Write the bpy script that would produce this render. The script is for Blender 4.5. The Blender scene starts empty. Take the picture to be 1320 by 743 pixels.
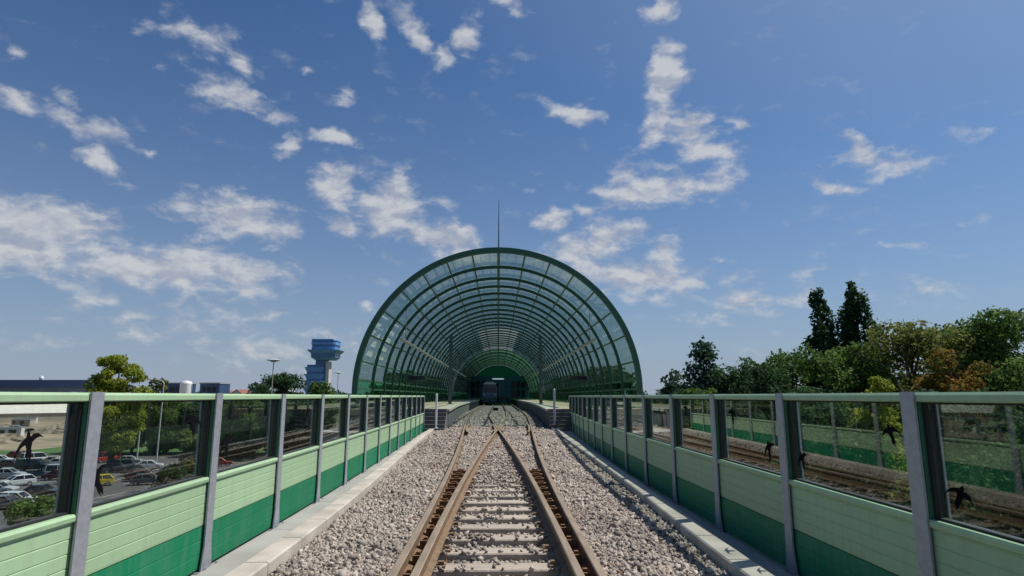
import bpy, math, random
import numpy as np
from mathutils import Vector, Matrix
random.seed(7)
RNG = np.random.default_rng(11)
SC = bpy.context.scene
COL = SC.collection
rad = math.radians

# ----------------------------------------------------------------- levels (metres, camera eye at z = 0)
GROUND = -12.3
DECK = -1.67          # walkway on the viaduct
RAIL = -1.39          # running surface
PLAT = -0.63          # platform top
GAUGE_H = 0.745
SUN_EL, SUN_AZ = 57.0, 68.0      # azimuth to the right of +Y
CANOPY_Y0, CANOPY_Y1 = 34.0, 165.0
CZ, CR = 0.40, 7.85

# ----------------------------------------------------------------- helpers
def tag(o, label=None, cat=None, group=None, kind=None):
    if label: o['label'] = label
    if cat: o['category'] = cat
    if group: o['group'] = group
    if kind: o['kind'] = kind
    return o

def empty(name, loc=(0, 0, 0), rz=0.0):
    o = bpy.data.objects.new(name, None)
    COL.objects.link(o)
    o.location = loc
    o.rotation_euler = (0, 0, rz)
    o.empty_display_size = 0.3
    return o

def link(name, me, parent=None, loc=(0, 0, 0), rz=0.0):
    o = bpy.data.objects.new(name, me)
    COL.objects.link(o)
    o.parent = parent
    o.location = loc
    o.rotation_euler = (0, 0, rz)
    return o

def dup(o, parent=None):
    c = o.copy()
    COL.objects.link(c)
    if parent is not None:
        c.parent = parent
    for ch in list(o.children):
        dup(ch, c)
    return c

class MB:
    def __init__(self):
        self.v, self.f, self.m = [], [], []
    def add(self, vs, fs, m=0):
        b = len(self.v)
        self.v += [tuple(map(float, p)) for p in vs]
        self.f += [tuple(b + i for i in q) for q in fs]
        self.m += [m] * len(fs)
        return self
    def box(self, x0, x1, y0, y1, z0, z1, m=0):
        vs = [(x0, y0, z0), (x1, y0, z0), (x1, y1, z0), (x0, y1, z0), (x0, y0, z1), (x1, y0, z1), (x1, y1, z1), (x0, y1, z1)]
        return self.add(vs, [(0, 3, 2, 1), (4, 5, 6, 7), (0, 1, 5, 4), (1, 2, 6, 5), (2, 3, 7, 6), (3, 0, 4, 7)], m)
    def cbox(self, x0, x1, y0, y1, z0, z1, c=0.01, m=0):
        """box with chamfered top edges"""
        p = [(x0, y0), (x1, y0), (x1, y1), (x0, y1)]
        q = [(x0 + c, y0 + c), (x1 - c, y0 + c), (x1 - c, y1 - c), (x0 + c, y1 - c)]
        vs = [(a, b, z0) for a, b in p] + [(a, b, z1 - c) for a, b in p] + [(a, b, z1) for a, b in q]
        fs = [(0, 3, 2, 1), (8, 9, 10, 11)]
        for i in range(4):
            j = (i + 1) % 4
            fs += [(i, j, 4 + j, 4 + i), (4 + i, 4 + j, 8 + j, 8 + i)]
        return self.add(vs, fs, m)
    def prism(self, prof, axis, a0, a1, m=0):
        """closed 2D profile extruded along axis ('x': profile is (y,z); 'y': (x,z); 'z': (x,y))"""
        n = len(prof)
        def P(p, a):
            return {'x': (a, p[0], p[1]), 'y': (p[0], a, p[1]), 'z': (p[0], p[1], a)}[axis]
        vs = [P(p, a0) for p in prof] + [P(p, a1) for p in prof]
        fs = [tuple(range(n))[::-1], tuple(range(n, 2 * n))]
        fs += [(i, (i + 1) % n, n + (i + 1) % n, n + i) for i in range(n)]
        return self.add(vs, fs, m)
    def sweep(self, prof, path, m=0, caps=True):
        """profile (right, up) swept along a path in plan; path pts (x,y,z)"""
        n = len(prof)
        vs = []
        for k, p in enumerate(path):
            a = path[max(k - 1, 0)]; b = path[min(k + 1, len(path) - 1)]
            d = Vector((b[0] - a[0], b[1] - a[1], 0)).normalized()
            r = Vector((d.y, -d.x, 0))
            for u, w in prof:
                vs.append((p[0] + r.x * u, p[1] + r.y * u, p[2] + w))
        fs = []
        for k in range(len(path) - 1):
            for i in range(n):
                j = (i + 1) % n
                fs.append((k * n + i, k * n + j, (k + 1) * n + j, (k + 1) * n + i))
        if caps:
            fs += [tuple(range(n))[::-1], tuple((len(path) - 1) * n + i for i in range(n))]
        return self.add(vs, fs, m)
    def tube(self, path, radii, n=8, m=0):
        vs, fs = [], []
        ref = Vector((0.31, 0.2, 0.93))
        for k, p in enumerate(path):
            a = Vector(path[max(k - 1, 0)]); b = Vector(path[min(k + 1, len(path) - 1)])
            d = (b - a).normalized()
            r0 = ref if abs(d.dot(ref)) < 0.9 else Vector((1, 0, 0))
            u = d.cross(r0).normalized(); w = d.cross(u)
            rr = radii[k] if hasattr(radii, '__len__') else radii
            for i in range(n):
                t = 2 * math.pi * i / n
                vs.append(Vector(p) + u * (math.cos(t) * rr) + w * (math.sin(t) * rr))
        for k in range(len(path) - 1):
            for i in range(n):
                j = (i + 1) % n
                fs.append((k * n + i, k * n + j, (k + 1) * n + j, (k + 1) * n + i))
        fs += [tuple(range(n))[::-1], tuple((len(path) - 1) * n + i for i in range(n))]
        return self.add(vs, fs, m)
    def lathe(self, prof, n=16, cx=0, cy=0, m=0):
        vs, fs = [], []
        for r, z in prof:
            for i in range(n):
                t = 2 * math.pi * i / n
                vs.append((cx + r * math.cos(t), cy + r * math.sin(t), z))
        for k in range(len(prof) - 1):
            for i in range(n):
                j = (i + 1) % n
                fs.append((k * n + i, k * n + j, (k + 1) * n + j, (k + 1) * n + i))
        fs += [tuple(range(n))[::-1], tuple((len(prof) - 1) * n + i for i in range(n))]
        return self.add(vs, fs, m)
    def mesh(self, name, mats, smooth=False):
        me = bpy.data.meshes.new(name)
        me.from_pydata(self.v, [], self.f)
        if not isinstance(mats, (list, tuple)): mats = [mats]
        for mm in mats: me.materials.append(mm)
        me.polygons.foreach_set('material_index', self.m)
        if smooth: me.polygons.foreach_set('use_smooth', [True] * len(self.f))
        import bmesh
        bm = bmesh.new(); bm.from_mesh(me)
        bmesh.ops.recalc_face_normals(bm, faces=bm.faces)
        bm.to_mesh(me); bm.free()
        me.update()
        return me
    def build(self, name, mats, parent=None, loc=(0, 0, 0), rz=0.0, smooth=False, bevel=0.0):
        o = link(name, self.mesh(name, mats, smooth), parent, loc, rz)
        if bevel:
            b = o.modifiers.new('bevel', 'BEVEL'); b.width = bevel; b.segments = 2; b.limit_method = 'ANGLE'
        return o

def np_mesh(name, V, F, tint=None, mat=None):
    """V (n,3), F (m,k) -> mesh, with an optional per-vertex float 'tint'"""
    me = bpy.data.meshes.new(name)
    n, (m, k) = len(V), F.shape
    me.vertices.add(n); me.vertices.foreach_set('co', np.ascontiguousarray(V, np.float32).ravel())
    me.loops.add(m * k); me.loops.foreach_set('vertex_index', np.ascontiguousarray(F, np.int32).ravel())
    me.polygons.add(m); me.polygons.foreach_set('loop_start', np.arange(0, m * k, k, dtype=np.int32))
    if tint is not None:
        a = me.attributes.new('tint', 'FLOAT', 'POINT')
        a.data.foreach_set('value', np.ascontiguousarray(tint, np.float32))
    me.update(calc_edges=True)
    if mat: me.materials.append(mat)
    return me

# ----------------------------------------------------------------- materials
def nt(m):
    m.use_nodes = True
    t = m.node_tree; t.nodes.clear()
    return t, t.nodes, t.links

def mat(name, col, rough=0.6, metal=0.0, var=0.12, scale=3.0, bump=0.0, bscale=40.0, col2=None, spec=0.5, stretch=None, detail=5.0, coat=0.0, orand=0.0, streak=0.0):
    m = bpy.data.materials.new(name)
    t, N, L = nt(m)
    out = N.new('ShaderNodeOutputMaterial'); p = N.new('ShaderNodeBsdfPrincipled')
    L.new(p.outputs[0], out.inputs[0])
    p.inputs['Roughness'].default_value = rough; p.inputs['Metallic'].default_value = metal
    p.inputs['Specular IOR Level'].default_value = spec
    p.inputs['Coat Weight'].default_value = coat
    tc = N.new('ShaderNodeTexCoord'); mp = N.new('ShaderNodeMapping')
    L.new(tc.outputs['Object'], mp.inputs[0])
    if stretch: mp.inputs['Scale'].default_value = stretch
    nz = N.new('ShaderNodeTexNoise'); nz.inputs['Scale'].default_value = scale; nz.inputs['Detail'].default_value = detail
    L.new(mp.outputs[0], nz.inputs[0])
    rmp = N.new('ShaderNodeMapRange'); rmp.inputs[1].default_value = 0.3; rmp.inputs[2].default_value = 0.7
    L.new(nz.outputs[0], rmp.inputs[0])
    mx = N.new('ShaderNodeMix'); mx.data_type = 'RGBA'
    a = Vector(col[:3])
    c1 = tuple(max(0, min(1, x * (1 - var))) for x in a); c2 = tuple(max(0, min(1, x * (1 + var))) for x in (col2 or a))
    mx.inputs[6].default_value = (*c1, 1); mx.inputs[7].default_value = (*c2, 1)
    L.new(rmp.outputs[0], mx.inputs[0])
    colour = mx.outputs[2]
    if orand or streak:                       # weathering: each piece its own tone, rain streaks and dust
        hs = N.new('ShaderNodeHueSaturation'); L.new(colour, hs.inputs['Color']); colour = hs.outputs[0]
        val = None
        if orand:
            oi = N.new('ShaderNodeObjectInfo'); r1 = N.new('ShaderNodeMapRange'); r1.inputs[3].default_value = 1 - orand; r1.inputs[4].default_value = 1 + orand
            L.new(oi.outputs['Random'], r1.inputs[0]); val = r1.outputs[0]; L.new(val, hs.inputs['Value'])
        if streak:
            ml = N.new('ShaderNodeMapping'); ml.inputs['Scale'].default_value = (9, 9, .8); L.new(tc.outputs['Object'], ml.inputs[0])
            oi2 = N.new('ShaderNodeObjectInfo'); L.new(oi2.outputs['Location'], ml.inputs['Location'])
            ns = N.new('ShaderNodeTexNoise'); ns.inputs['Scale'].default_value = 1.6; ns.inputs['Detail'].default_value = 8; ns.inputs['Roughness'].default_value = .65
            L.new(ml.outputs[0], ns.inputs[0])
            r2 = N.new('ShaderNodeMapRange'); r2.inputs[1].default_value = .45; r2.inputs[2].default_value = .78; r2.inputs[4].default_value = streak
            L.new(ns.outputs[0], r2.inputs[0])
            m3 = N.new('ShaderNodeMix'); m3.data_type = 'RGBA'; m3.inputs[7].default_value = (.30, .285, .25, 1)
            L.new(r2.outputs[0], m3.inputs[0]); L.new(colour, m3.inputs[6]); colour = m3.outputs[2]
    L.new(colour, p.inputs['Base Color'])
    if bump:
        n2 = N.new('ShaderNodeTexNoise'); n2.inputs['Scale'].default_value = bscale; n2.inputs['Detail'].default_value = 4
        L.new(tc.outputs['Object'], n2.inputs[0])
        b = N.new('ShaderNodeBump'); b.inputs['Strength'].default_value = bump; b.inputs['Distance'].default_value = 0.02
        L.new(n2.outputs[0], b.inputs['Height']); L.new(b.outputs[0], p.inputs['Normal'])
    return m

def glass(name, tint, ior=1.5, rough=0.0, gl=(1, 1, 1), dirt=0.0):
    """thin pane: tinted see-through plus Fresnel reflection, with a trace of dust"""
    m = bpy.data.materials.new(name)
    t, N, L = nt(m)
    out = N.new('ShaderNodeOutputMaterial')
    tr = N.new('ShaderNodeBsdfTransparent'); tr.inputs[0].default_value = (*tint, 1)
    g = N.new('ShaderNodeBsdfGlossy'); g.inputs['Roughness'].default_value = rough; g.inputs[0].default_value = (*gl, 1)
    fr = N.new('ShaderNodeFresnel')
    ge = N.new('ShaderNodeNewGeometry'); mi = N.new('ShaderNodeMapRange')        # same reflectance from either side of the sheet
    mi.inputs[3].default_value = ior; mi.inputs[4].default_value = 1 / ior
    L.new(ge.outputs['Backfacing'], mi.inputs[0]); L.new(mi.outputs[0], fr.inputs[0])
    mx = N.new('ShaderNodeMixShader')
    L.new(fr.outputs[0], mx.inputs[0]); L.new(tr.outputs[0], mx.inputs[1]); L.new(g.outputs[0], mx.inputs[2])
    last = mx
    if dirt:
        d = N.new('ShaderNodeBsdfDiffuse'); d.inputs[0].default_value = (0.42, 0.42, 0.38, 1)
        tc = N.new('ShaderNodeTexCoord'); mp = N.new('ShaderNodeMapping'); mp.inputs['Scale'].default_value = (3, 3, 0.5)
        nz = N.new('ShaderNodeTexNoise'); nz.inputs['Scale'].default_value = 2.2; nz.inputs['Detail'].default_value = 7
        mr = N.new('ShaderNodeMapRange'); mr.inputs[1].default_value = 0.42; mr.inputs[2].default_value = 0.8; mr.inputs[3].default_value = dirt * 0.3; mr.inputs[4].default_value = dirt * 1.6
        L.new(tc.outputs['Object'], mp.inputs[0]); L.new(mp.outputs[0], nz.inputs[0]); L.new(nz.outputs[0], mr.inputs[0])
        m2 = N.new('ShaderNodeMixShader')
        L.new(mr.outputs[0], m2.inputs[0]); L.new(mx.outputs[0], m2.inputs[1]); L.new(d.outputs[0], m2.inputs[2])
        last = m2
    L.new(last.outputs[0], out.inputs[0])
    return m

def sheet(name, col, transl=0.6, rough=0.5):
    """translucent coloured plastic sheet"""
    m = bpy.data.materials.new(name)
    t, N, L = nt(m)
    out = N.new('ShaderNodeOutputMaterial')
    p = N.new('ShaderNodeBsdfPrincipled'); p.inputs['Base Color'].default_value = (*col, 1); p.inputs['Roughness'].default_value = rough; p.inputs['Specular IOR Level'].default_value = 0.04
    tl = N.new('ShaderNodeBsdfTranslucent'); tl.inputs[0].default_value = (*col, 1)
    mx = N.new('ShaderNodeMixShader'); mx.inputs[0].default_value = transl
    L.new(p.outputs[0], mx.inputs[1]); L.new(tl.outputs[0], mx.inputs[2]); L.new(mx.outputs[0], out.inputs[0])
    return m

def ramp_mat(name, stops, rough=0.8, transl=0.0, spec=0.3, attr='tint', noise=0.0, nscale=30.0):
    """colour from the per-vertex 'tint' attribute"""
    m = bpy.data.materials.new(name)
    t, N, L = nt(m)
    out = N.new('ShaderNodeOutputMaterial'); p = N.new('ShaderNodeBsdfPrincipled')
    p.inputs['Roughness'].default_value = rough; p.inputs['Specular IOR Level'].default_value = spec
    at = N.new('ShaderNodeAttribute'); at.attribute_name = attr
    rp = N.new('ShaderNodeValToRGB')
    e = rp.color_ramp.elements
    e[0].position = stops[0][0]; e[0].color = (*stops[0][1], 1)
    e[1].position = stops[-1][0]; e[1].color = (*stops[-1][1], 1)
    for pos, c in stops[1:-1]:
        q = e.new(pos); q.color = (*c, 1)
    src = at.outputs['Fac']
    if noise:
        tc = N.new('ShaderNodeTexCoord'); nz = N.new('ShaderNodeTexNoise'); nz.inputs['Scale'].default_value = nscale
        L.new(tc.outputs['Object'], nz.inputs[0])
        ma = N.new('ShaderNodeMath'); ma.operation = 'MULTIPLY_ADD'; ma.inputs[1].default_value = noise; ma.inputs[2].default_value = -noise / 2
        L.new(nz.outputs[0], ma.inputs[0])
        ad = N.new('ShaderNodeMath'); L.new(ma.outputs[0], ad.inputs[0]); L.new(src, ad.inputs[1]); src = ad.outputs[0]
    L.new(src, rp.inputs[0]); L.new(rp.outputs[0], p.inputs['Base Color'])
    if transl:
        tl = N.new('ShaderNodeBsdfTranslucent'); L.new(rp.outputs[0], tl.inputs[0])
        mx = N.new('ShaderNodeMixShader'); mx.inputs[0].default_value = transl
        L.new(p.outputs[0], mx.inputs[1]); L.new(tl.outputs[0], mx.inputs[2]); L.new(mx.outputs[0], out.inputs[0])
    else:
        L.new(p.outputs[0], out.inputs[0])
    return m

M = {}
M['galv'] = mat('galvanised_steel', (0.37, 0.39, 0.43), 0.5, 0.35, 0.12, 22, 0.08, 60, orand=.06, streak=.25)
M['lime'] = mat('light_green_panel', (0.345, 0.515, 0.305), 0.5, 0, 0.05, 1.5, 0.05, 120, orand=.07, streak=.42)
M['green'] = mat('dark_green_panel', (0.002, 0.185, 0.082), 0.5, 0, 0.06, 2, 0.05, 120, spec=0.25, orand=.10, streak=.22)
M['frame'] = mat('green_frame', (0.045, 0.17, 0.085), 0.45, 0, 0.05, 4)
M['rubber'] = mat('black_rubber', (0.012, 0.013, 0.015), 0.7)
M['black'] = mat('black_sticker', (0.006, 0.006, 0.008), 0.9, spec=0.05)
M['pane'] = glass('barrier_glass', (0.90, 0.945, 0.92), 1.5, dirt=0.008)
M['conc'] = mat('walkway_concrete', (0.33, 0.325, 0.305), 0.85, 0, 0.16, 1.3, 0.25, 60)
M['kerb'] = mat('kerb_concrete', (0.46, 0.42, 0.36), 0.85, 0, 0.22, 2.2, 0.3, 70, streak=.25)
M['deck'] = mat('viaduct_concrete', (0.33, 0.33, 0.31), 0.9, 0, 0.15, 0.7, 0.2, 20)
M['sleeper'] = mat('sleeper', (0.40, 0.345, 0.28), 0.9, 0, 0.20, 6, 0.5, 50, stretch=(0.6, 4, 4), orand=.10, streak=.2)
M['rail'] = mat('rusty_rail', (0.19, 0.125, 0.073), 0.75, 0.15, 0.30, 14, 0.3, 80)
M['railtop'] = mat('rail_head', (0.34, 0.265, 0.185), 0.5, 0.35, 0.20, 9, stretch=(1, 0.2, 1))
M['rust'] = mat('rust_block', (0.21, 0.105, 0.045), 0.85, 0, 0.3, 16, 0.4, 60)
M['bed'] = mat('ballast_bed', (0.17, 0.15, 0.135), 0.95, 0, 0.55, 16, 1.0, 22, detail=8)
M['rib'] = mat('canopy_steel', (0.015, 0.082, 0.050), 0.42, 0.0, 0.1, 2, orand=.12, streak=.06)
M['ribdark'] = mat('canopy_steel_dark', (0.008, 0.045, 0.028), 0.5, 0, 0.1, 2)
M['purlin'] = mat('canopy_purlin', (0.045, 0.13, 0.075), 0.45, 0.0, 0.1, 2)
M['cglass'] = glass('canopy_glass', (0.79, 0.885, 0.86), 1.5, 0.02, dirt=0.012)
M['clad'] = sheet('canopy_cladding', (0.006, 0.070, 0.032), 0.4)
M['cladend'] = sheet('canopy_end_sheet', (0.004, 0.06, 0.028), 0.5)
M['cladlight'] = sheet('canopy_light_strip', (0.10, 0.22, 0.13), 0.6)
M['skylight'] = sheet('canopy_ridge_light', (0.20, 0.24, 0.25), 0.55)
M['knee'] = glass('canopy_side_glass', (0.16, 0.52, 0.27), 1.5)
M['plat'] = mat('platform_paving', (0.50, 0.40, 0.26), 0.85, 0, 0.08, 2, 0.1, 40)
M['platside'] = mat('platform_side', (0.14, 0.135, 0.13), 0.9, 0, 0.2, 2, 0.2, 30)
M['coping'] = mat('platform_coping', (0.55, 0.50, 0.40), 0.85, 0, 0.08, 4)
M['dark'] = mat('dark_metal', (0.03, 0.034, 0.04), 0.5, 0.3)
M['mast'] = mat('mast_steel', (0.09, 0.115, 0.115), 0.5, 0.4, 0.12, 5)
M['white'] = mat('white_paint', (0.75, 0.76, 0.76), 0.45, 0, 0.04, 3)
M['trainbody'] = mat('train_grey', (0.17, 0.21, 0.30), 0.5, 0, 0.15, 3)
M['trainblue'] = mat('train_blue', (0.03, 0.08, 0.20), 0.4, 0, 0.1, 3)
M['darkglass'] = mat('dark_glass', (0.01, 0.012, 0.016), 0.12, 0, 0.0, 1, spec=0.4)
M['lampglass'] = mat('lamp_glass', (0.7, 0.7, 0.66), 0.2)
M['hallblue'] = mat('hall_blue', (0.10, 0.24, 0.62), 0.35, 0, 0.15, 1.5)
M['towerblue'] = mat('tower_blue', (0.11, 0.28, 0.56), 0.4, 0, 0.12, 0.3)
M['towerdark'] = mat('tower_dark_blue', (0.06, 0.15, 0.32), 0.35, 0, 0.1, 0.3)
M['towergrey'] = mat('tower_concrete', (0.50, 0.49, 0.48), 0.8, 0, 0.08, 0.4)
M['termblue'] = mat('terminal_blue', (0.03, 0.065, 0.15), 0.5, 0, 0.15, 0.2)
M['termwall'] = mat('terminal_wall', (0.10, 0.15, 0.20), 0.5, 0, 0.2, 0.3)
M['whitewall'] = mat('white_render', (0.60, 0.59, 0.57), 0.8, 0, 0.08, 0.5)
M['beigewall'] = mat('beige_render', (0.42, 0.36, 0.30), 0.8, 0, 0.12, 0.5)
M['redroof'] = mat('red_roof', (0.24, 0.10, 0.07), 0.85, 0, 0.15, 1)
M['greyroof'] = mat('grey_roof', (0.28, 0.29, 0.31), 0.7, 0, 0.1, 0.5)
M['creamroof'] = mat('cream_roof', (0.66, 0.62, 0.55), 0.7, 0, 0.08, 0.5)
M['bark'] = mat('bark', (0.085, 0.065, 0.048), 0.95, 0, 0.3, 3, 0.6, 12, stretch=(1, 1, 0.25))
M['grassland'] = mat('grassland', (0.075, 0.105, 0.035), 0.95, 0, 0.25, 0.03, 0.3, 2, col2=(0.12, 0.125, 0.055), detail=9)
M['lawn'] = mat('lawn', (0.06, 0.13, 0.025), 0.95, 0, 0.2, 0.5, 0.5, 6, detail=8)
M['asphalt'] = mat('asphalt', (0.085, 0.084, 0.083), 0.9, 0, 0.2, 0.4, 0.3, 40, detail=8)
M['yard'] = mat('yard_gravel', (0.20, 0.155, 0.10), 0.95, 0, 0.3, 0.08, 0.3, 5, col2=(0.33, 0.265, 0.185), detail=10)
M['heap'] = mat('heap_gravel', (0.16, 0.115, 0.075), 0.95, 0, 0.3, 0.8, 0.5, 6, col2=(0.30, 0.25, 0.19), detail=8)
M['paint'] = mat('road_paint', (0.65, 0.65, 0.62), 0.8, 0, 0.1, 4)
M['tyre'] = mat('tyre', (0.02, 0.02, 0.02), 0.85)
M['rim'] = mat('rim', (0.45, 0.45, 0.46), 0.35, 0.7)
M['tail'] = mat('tail_lamp', (0.35, 0.01, 0.01), 0.25)

LEAF = {
 'mid':    [(0, (0.046, 0.093, 0.024)), (0.5, (0.103, 0.184, 0.041)), (1, (0.189, 0.271, 0.066))],
 'dark':   [(0, (0.021, 0.055, 0.024)), (0.5, (0.046, 0.101, 0.038)), (1, (0.093, 0.162, 0.059))],
 'yellow': [(0, (0.115, 0.156, 0.024)), (0.5, (0.250, 0.302, 0.041)), (1, (0.437, 0.437, 0.062))],
 'yelgreen': [(0, (0.057, 0.086, 0.021)), (0.5, (0.132, 0.172, 0.037)), (1, (0.230, 0.253, 0.057))],
 'olive':  [(0, (0.062, 0.093, 0.024)), (0.5, (0.147, 0.184, 0.046)), (1, (0.271, 0.271, 0.084))],
 'orange': [(0, (0.069, 0.098, 0.023)), (0.4, (0.172, 0.138, 0.030)), (1, (0.437, 0.207, 0.037))],
 'blue':   [(0, (0.033, 0.075, 0.046)), (0.5, (0.062, 0.116, 0.070)), (1, (0.103, 0.167, 0.101))],
}
LM = {k: ramp_mat('leaves_' + k, v, 0.7, 0.42, 0.12) for k, v in LEAF.items()}
M['stone'] = ramp_mat('ballast_stone', [(0, (0.09, 0.079, 0.070)), (0.25, (0.235, 0.202, 0.174)), (0.55, (0.365, 0.315, 0.27)), (0.8, (0.46, 0.405, 0.35)), (0.93, (0.56, 0.505, 0.445)), (1, (0.17, 0.085, 0.04))],
                      0.9, 0, 0.25, noise=0.10, nscale=60)

# ----------------------------------------------------------------- light and sky settings
SUN_E = 4.2
EXPOSURE = 0.25
SKY_DUST, SKY_SAT, SKY_VAL, SKY_TINT = 1.2, 1.16, 0.60, (0.60, 0.92, 1.18)
CLOUD_MAX, CLOUD_LO, CLOUD_HI = 0.86, (3.3, 3.55, 4.25), (5.0, 5.1, 5.3)

HAZE_DEG, HAZE_AMT, HAZE_COL = 12.0, 0.90, (3.0, 3.5, 4.5)
VEIL_AMT = 0.6
# ================================================================= plan curves
def curve(pts, blur=2.0):
    ys = np.linspace(-30, 200, 1151)
    v = np.interp(ys, [p[0] for p in pts], [p[1] for p in pts])
    k = np.exp(-0.5 * (np.arange(-40, 41) * 0.2 / blur) ** 2); k /= k.sum()
    vp = np.pad(v, 40, mode='edge')
    v = np.convolve(vp, k, 'valid')
    return lambda d: np.interp(d, ys, v)
CDIV = curve([(-30, 0.08), (5, 0.08), (9, 0.11), (12, 0.17), (18, 0.36), (24, 0.60), (32, 0.93), (45, 1.37), (60, 1.55), (80, 1.58), (200, 1.58)], 2.5)
WL = curve([(-30, 2.92), (8, 2.92), (10, 2.94), (13, 3.0), (16, 3.09), (22, 3.30), (30, 3.60), (200, 3.6)], 1.5)
WR = curve([(-30, 2.86), (12, 2.86), (14, 2.89), (18, 3.02), (24, 3.30), (32, 3.72), (200, 3.72)], 1.5)
KL = curve([(-30, 2.08), (8, 2.10), (12, 2.25), (16, 2.45), (22, 2.72), (31, 3.05), (200, 3.05)], 1.5)     # kerb, track-side edge
KR = curve([(-30, 2.10), (6, 2.12), (9, 2.24), (13, 2.34), (20, 2.42), (31, 2.60), (200, 2.6)], 1.5)
PE = lambda d: CDIV(d) + 1.52 + .12 * np.clip((d - 40) / 30, 0, 1)       # platform edge
PLAT_Y0 = 31.0
PLAT_Y1 = 162.0

# ================================================================= ground
g = MB(); g.add([(-3000, -600, GROUND), (3000, -600, GROUND), (3000, 5000, GROUND), (-3000, 5000, GROUND)], [(0, 1, 2, 3)])
tag(g.build('ground', M['grassland']), kind='structure')
def patch(name, pts, z, m):
    b = MB(); b.add([(x, y, GROUND + z) for x, y in pts], [tuple(range(len(pts)))])
    return tag(b.build(name, m), kind='structure')
patch('parking_lot', [(-36.9, 59.0), (-27.1, 103.3), (-64.0, 131.6), (-123.0, 137.8), (-118.1, 73.8), (-73.8, 49.2)], 0.05, M['asphalt'])
patch('lawn', [(-27.1, 108.2), (-64.0, 135.3), (-135.3, 142.7), (-166.1, 184.5), (-73.8, 179.6), (-24.6, 147.6)], 0.045, M['lawn'])
patch('gravel_yard', [(-108.2, 146.4), (-145.1, 150.1), (-393.6, 184.5), (-405.9, 322.3), (-159.9, 322.3), (-103.3, 196.8)], 0.055, M['yard'])
patch('road', [(-24.6, 147.8), (-73.8, 179.8), (-103.3, 197.0), (-100.9, 205.4), (-71.3, 188.2), (-22.1, 156.2)], 0.06, M['asphalt'])
pk = MB()
for row in (78, 91, 109):
    for k in range(16):
        x0 = -108 + (row - 78) * -.3 + k * 4.2
        pk.add([(x0, row, GROUND + .06), (x0 + .12, row, GROUND + .06), (x0 + 1.1, row + 5, GROUND + .06), (x0 + .98, row + 5, GROUND + .06)], [(0, 1, 2, 3)])
tag(pk.build('parking_markings', M['paint']), kind='structure')

# ================================================================= viaduct
via = tag(empty('railway_viaduct', (0, 0, GROUND)), 'long concrete railway viaduct deck carrying the track, barriers and canopy', 'viaduct')
dk = MB()
ds = [-14 + 2 * i for i in range(22)]                       # to y = 28
poly = [(-float(WL(d)) - .45, d) for d in ds] + [(-8.7, 30), (-8.7, 172), (8.7, 172), (8.7, 30)] + [(float(WR(d)) + .45, d) for d in ds[::-1]]
n = len(poly)
for z0, z1, ins in ((DECK - 0.35, DECK, 0.0), (DECK - 1.3, DECK - 0.35, 0.5)):
    pp = [(x - math.copysign(ins, x), y) for x, y in poly]
    dk.add([(x, y, z0 - GROUND) for x, y in pp] + [(x, y, z1 - GROUND) for x, y in pp],
           [tuple(range(n))[::-1], tuple(range(n, 2 * n))] + [(i, (i + 1) % n, n + (i + 1) % n, n + i) for i in range(n)])
dk.build('deck', M['conc'], via)
pm = MB(); pm.box(-1.9, 1.9, -.7, .7, 0, -GROUND - 3.6); pm.box(-2.9, 2.9, -.9, .9, -GROUND - 3.6, -GROUND - 2.96)
pier_me = pm.mesh('pier', M['deck'])
for y in (-8, 12, 32, 52, 72, 92, 112, 132, 152):
    link('pier', pier_me, via, (0, y, 0))
def kerb(fn, side):
    b = MB()
    y = -12.0
    while y < 30.5:
        y2 = y + 0.99
        pts = [(side * float(fn(a)), a) for a in (y, y2)]
        outw = [(side * (float(fn(a)) + .23), a) for a in (y, y2)]
        q = [pts[0], pts[1], outw[1], outw[0]]
        z0, z1, c = DECK - GROUND + 0.002, -1.50 - GROUND, 0.015
        cx = sum(p[0] for p in q) / 4; cy = sum(p[1] for p in q) / 4
        inn = [(p[0] - math.copysign(c, p[0] - cx), p[1] - math.copysign(c * .4, p[1] - cy)) for p in q]
        vs = [(*p, z0) for p in q] + [(*p, z1 - c) for p in q] + [(*p, z1) for p in inn]
        fs = [(0, 1, 2, 3), (8, 9, 10, 11)]
        for i in range(4):
            j = (i + 1) % 4
            fs += [(i, j, 4 + j, 4 + i), (4 + i, 4 + j, 8 + j, 8 + i)]
        b.add(vs, fs)
        y += 1.0
    b.build('kerb', M['kerb'], via)
    # raised walkway slabs behind the kerb, a drain gap between
    w = MB()
    wall = WL if side < 0 else WR
    y = -12.0
    while y < 30:
        y2 = min(y + 1.99, 30.2)
        a0, a1 = float(fn(y)) + .27, float(fn(y2)) + .27
        b0, b1 = float(wall(y)) - .15, float(wall(y2)) - .15
        zt = DECK + 0.05 - GROUND
        q = [(side * a0, y), (side * a1, y2), (side * b1, y2), (side * b0, y)]
        w.add([(*p, DECK - GROUND + .003) for p in q] + [(*p, zt) for p in q],
              [(0, 1, 2, 3), (4, 5, 6, 7)] + [(i, (i + 1) % 4, 4 + (i + 1) % 4, 4 + i) for i in range(4)])
        y += 2.0
    w.build('walkway_slab', M['conc'], via)
kerb(KL, -1); kerb(KR, 1)

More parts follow.
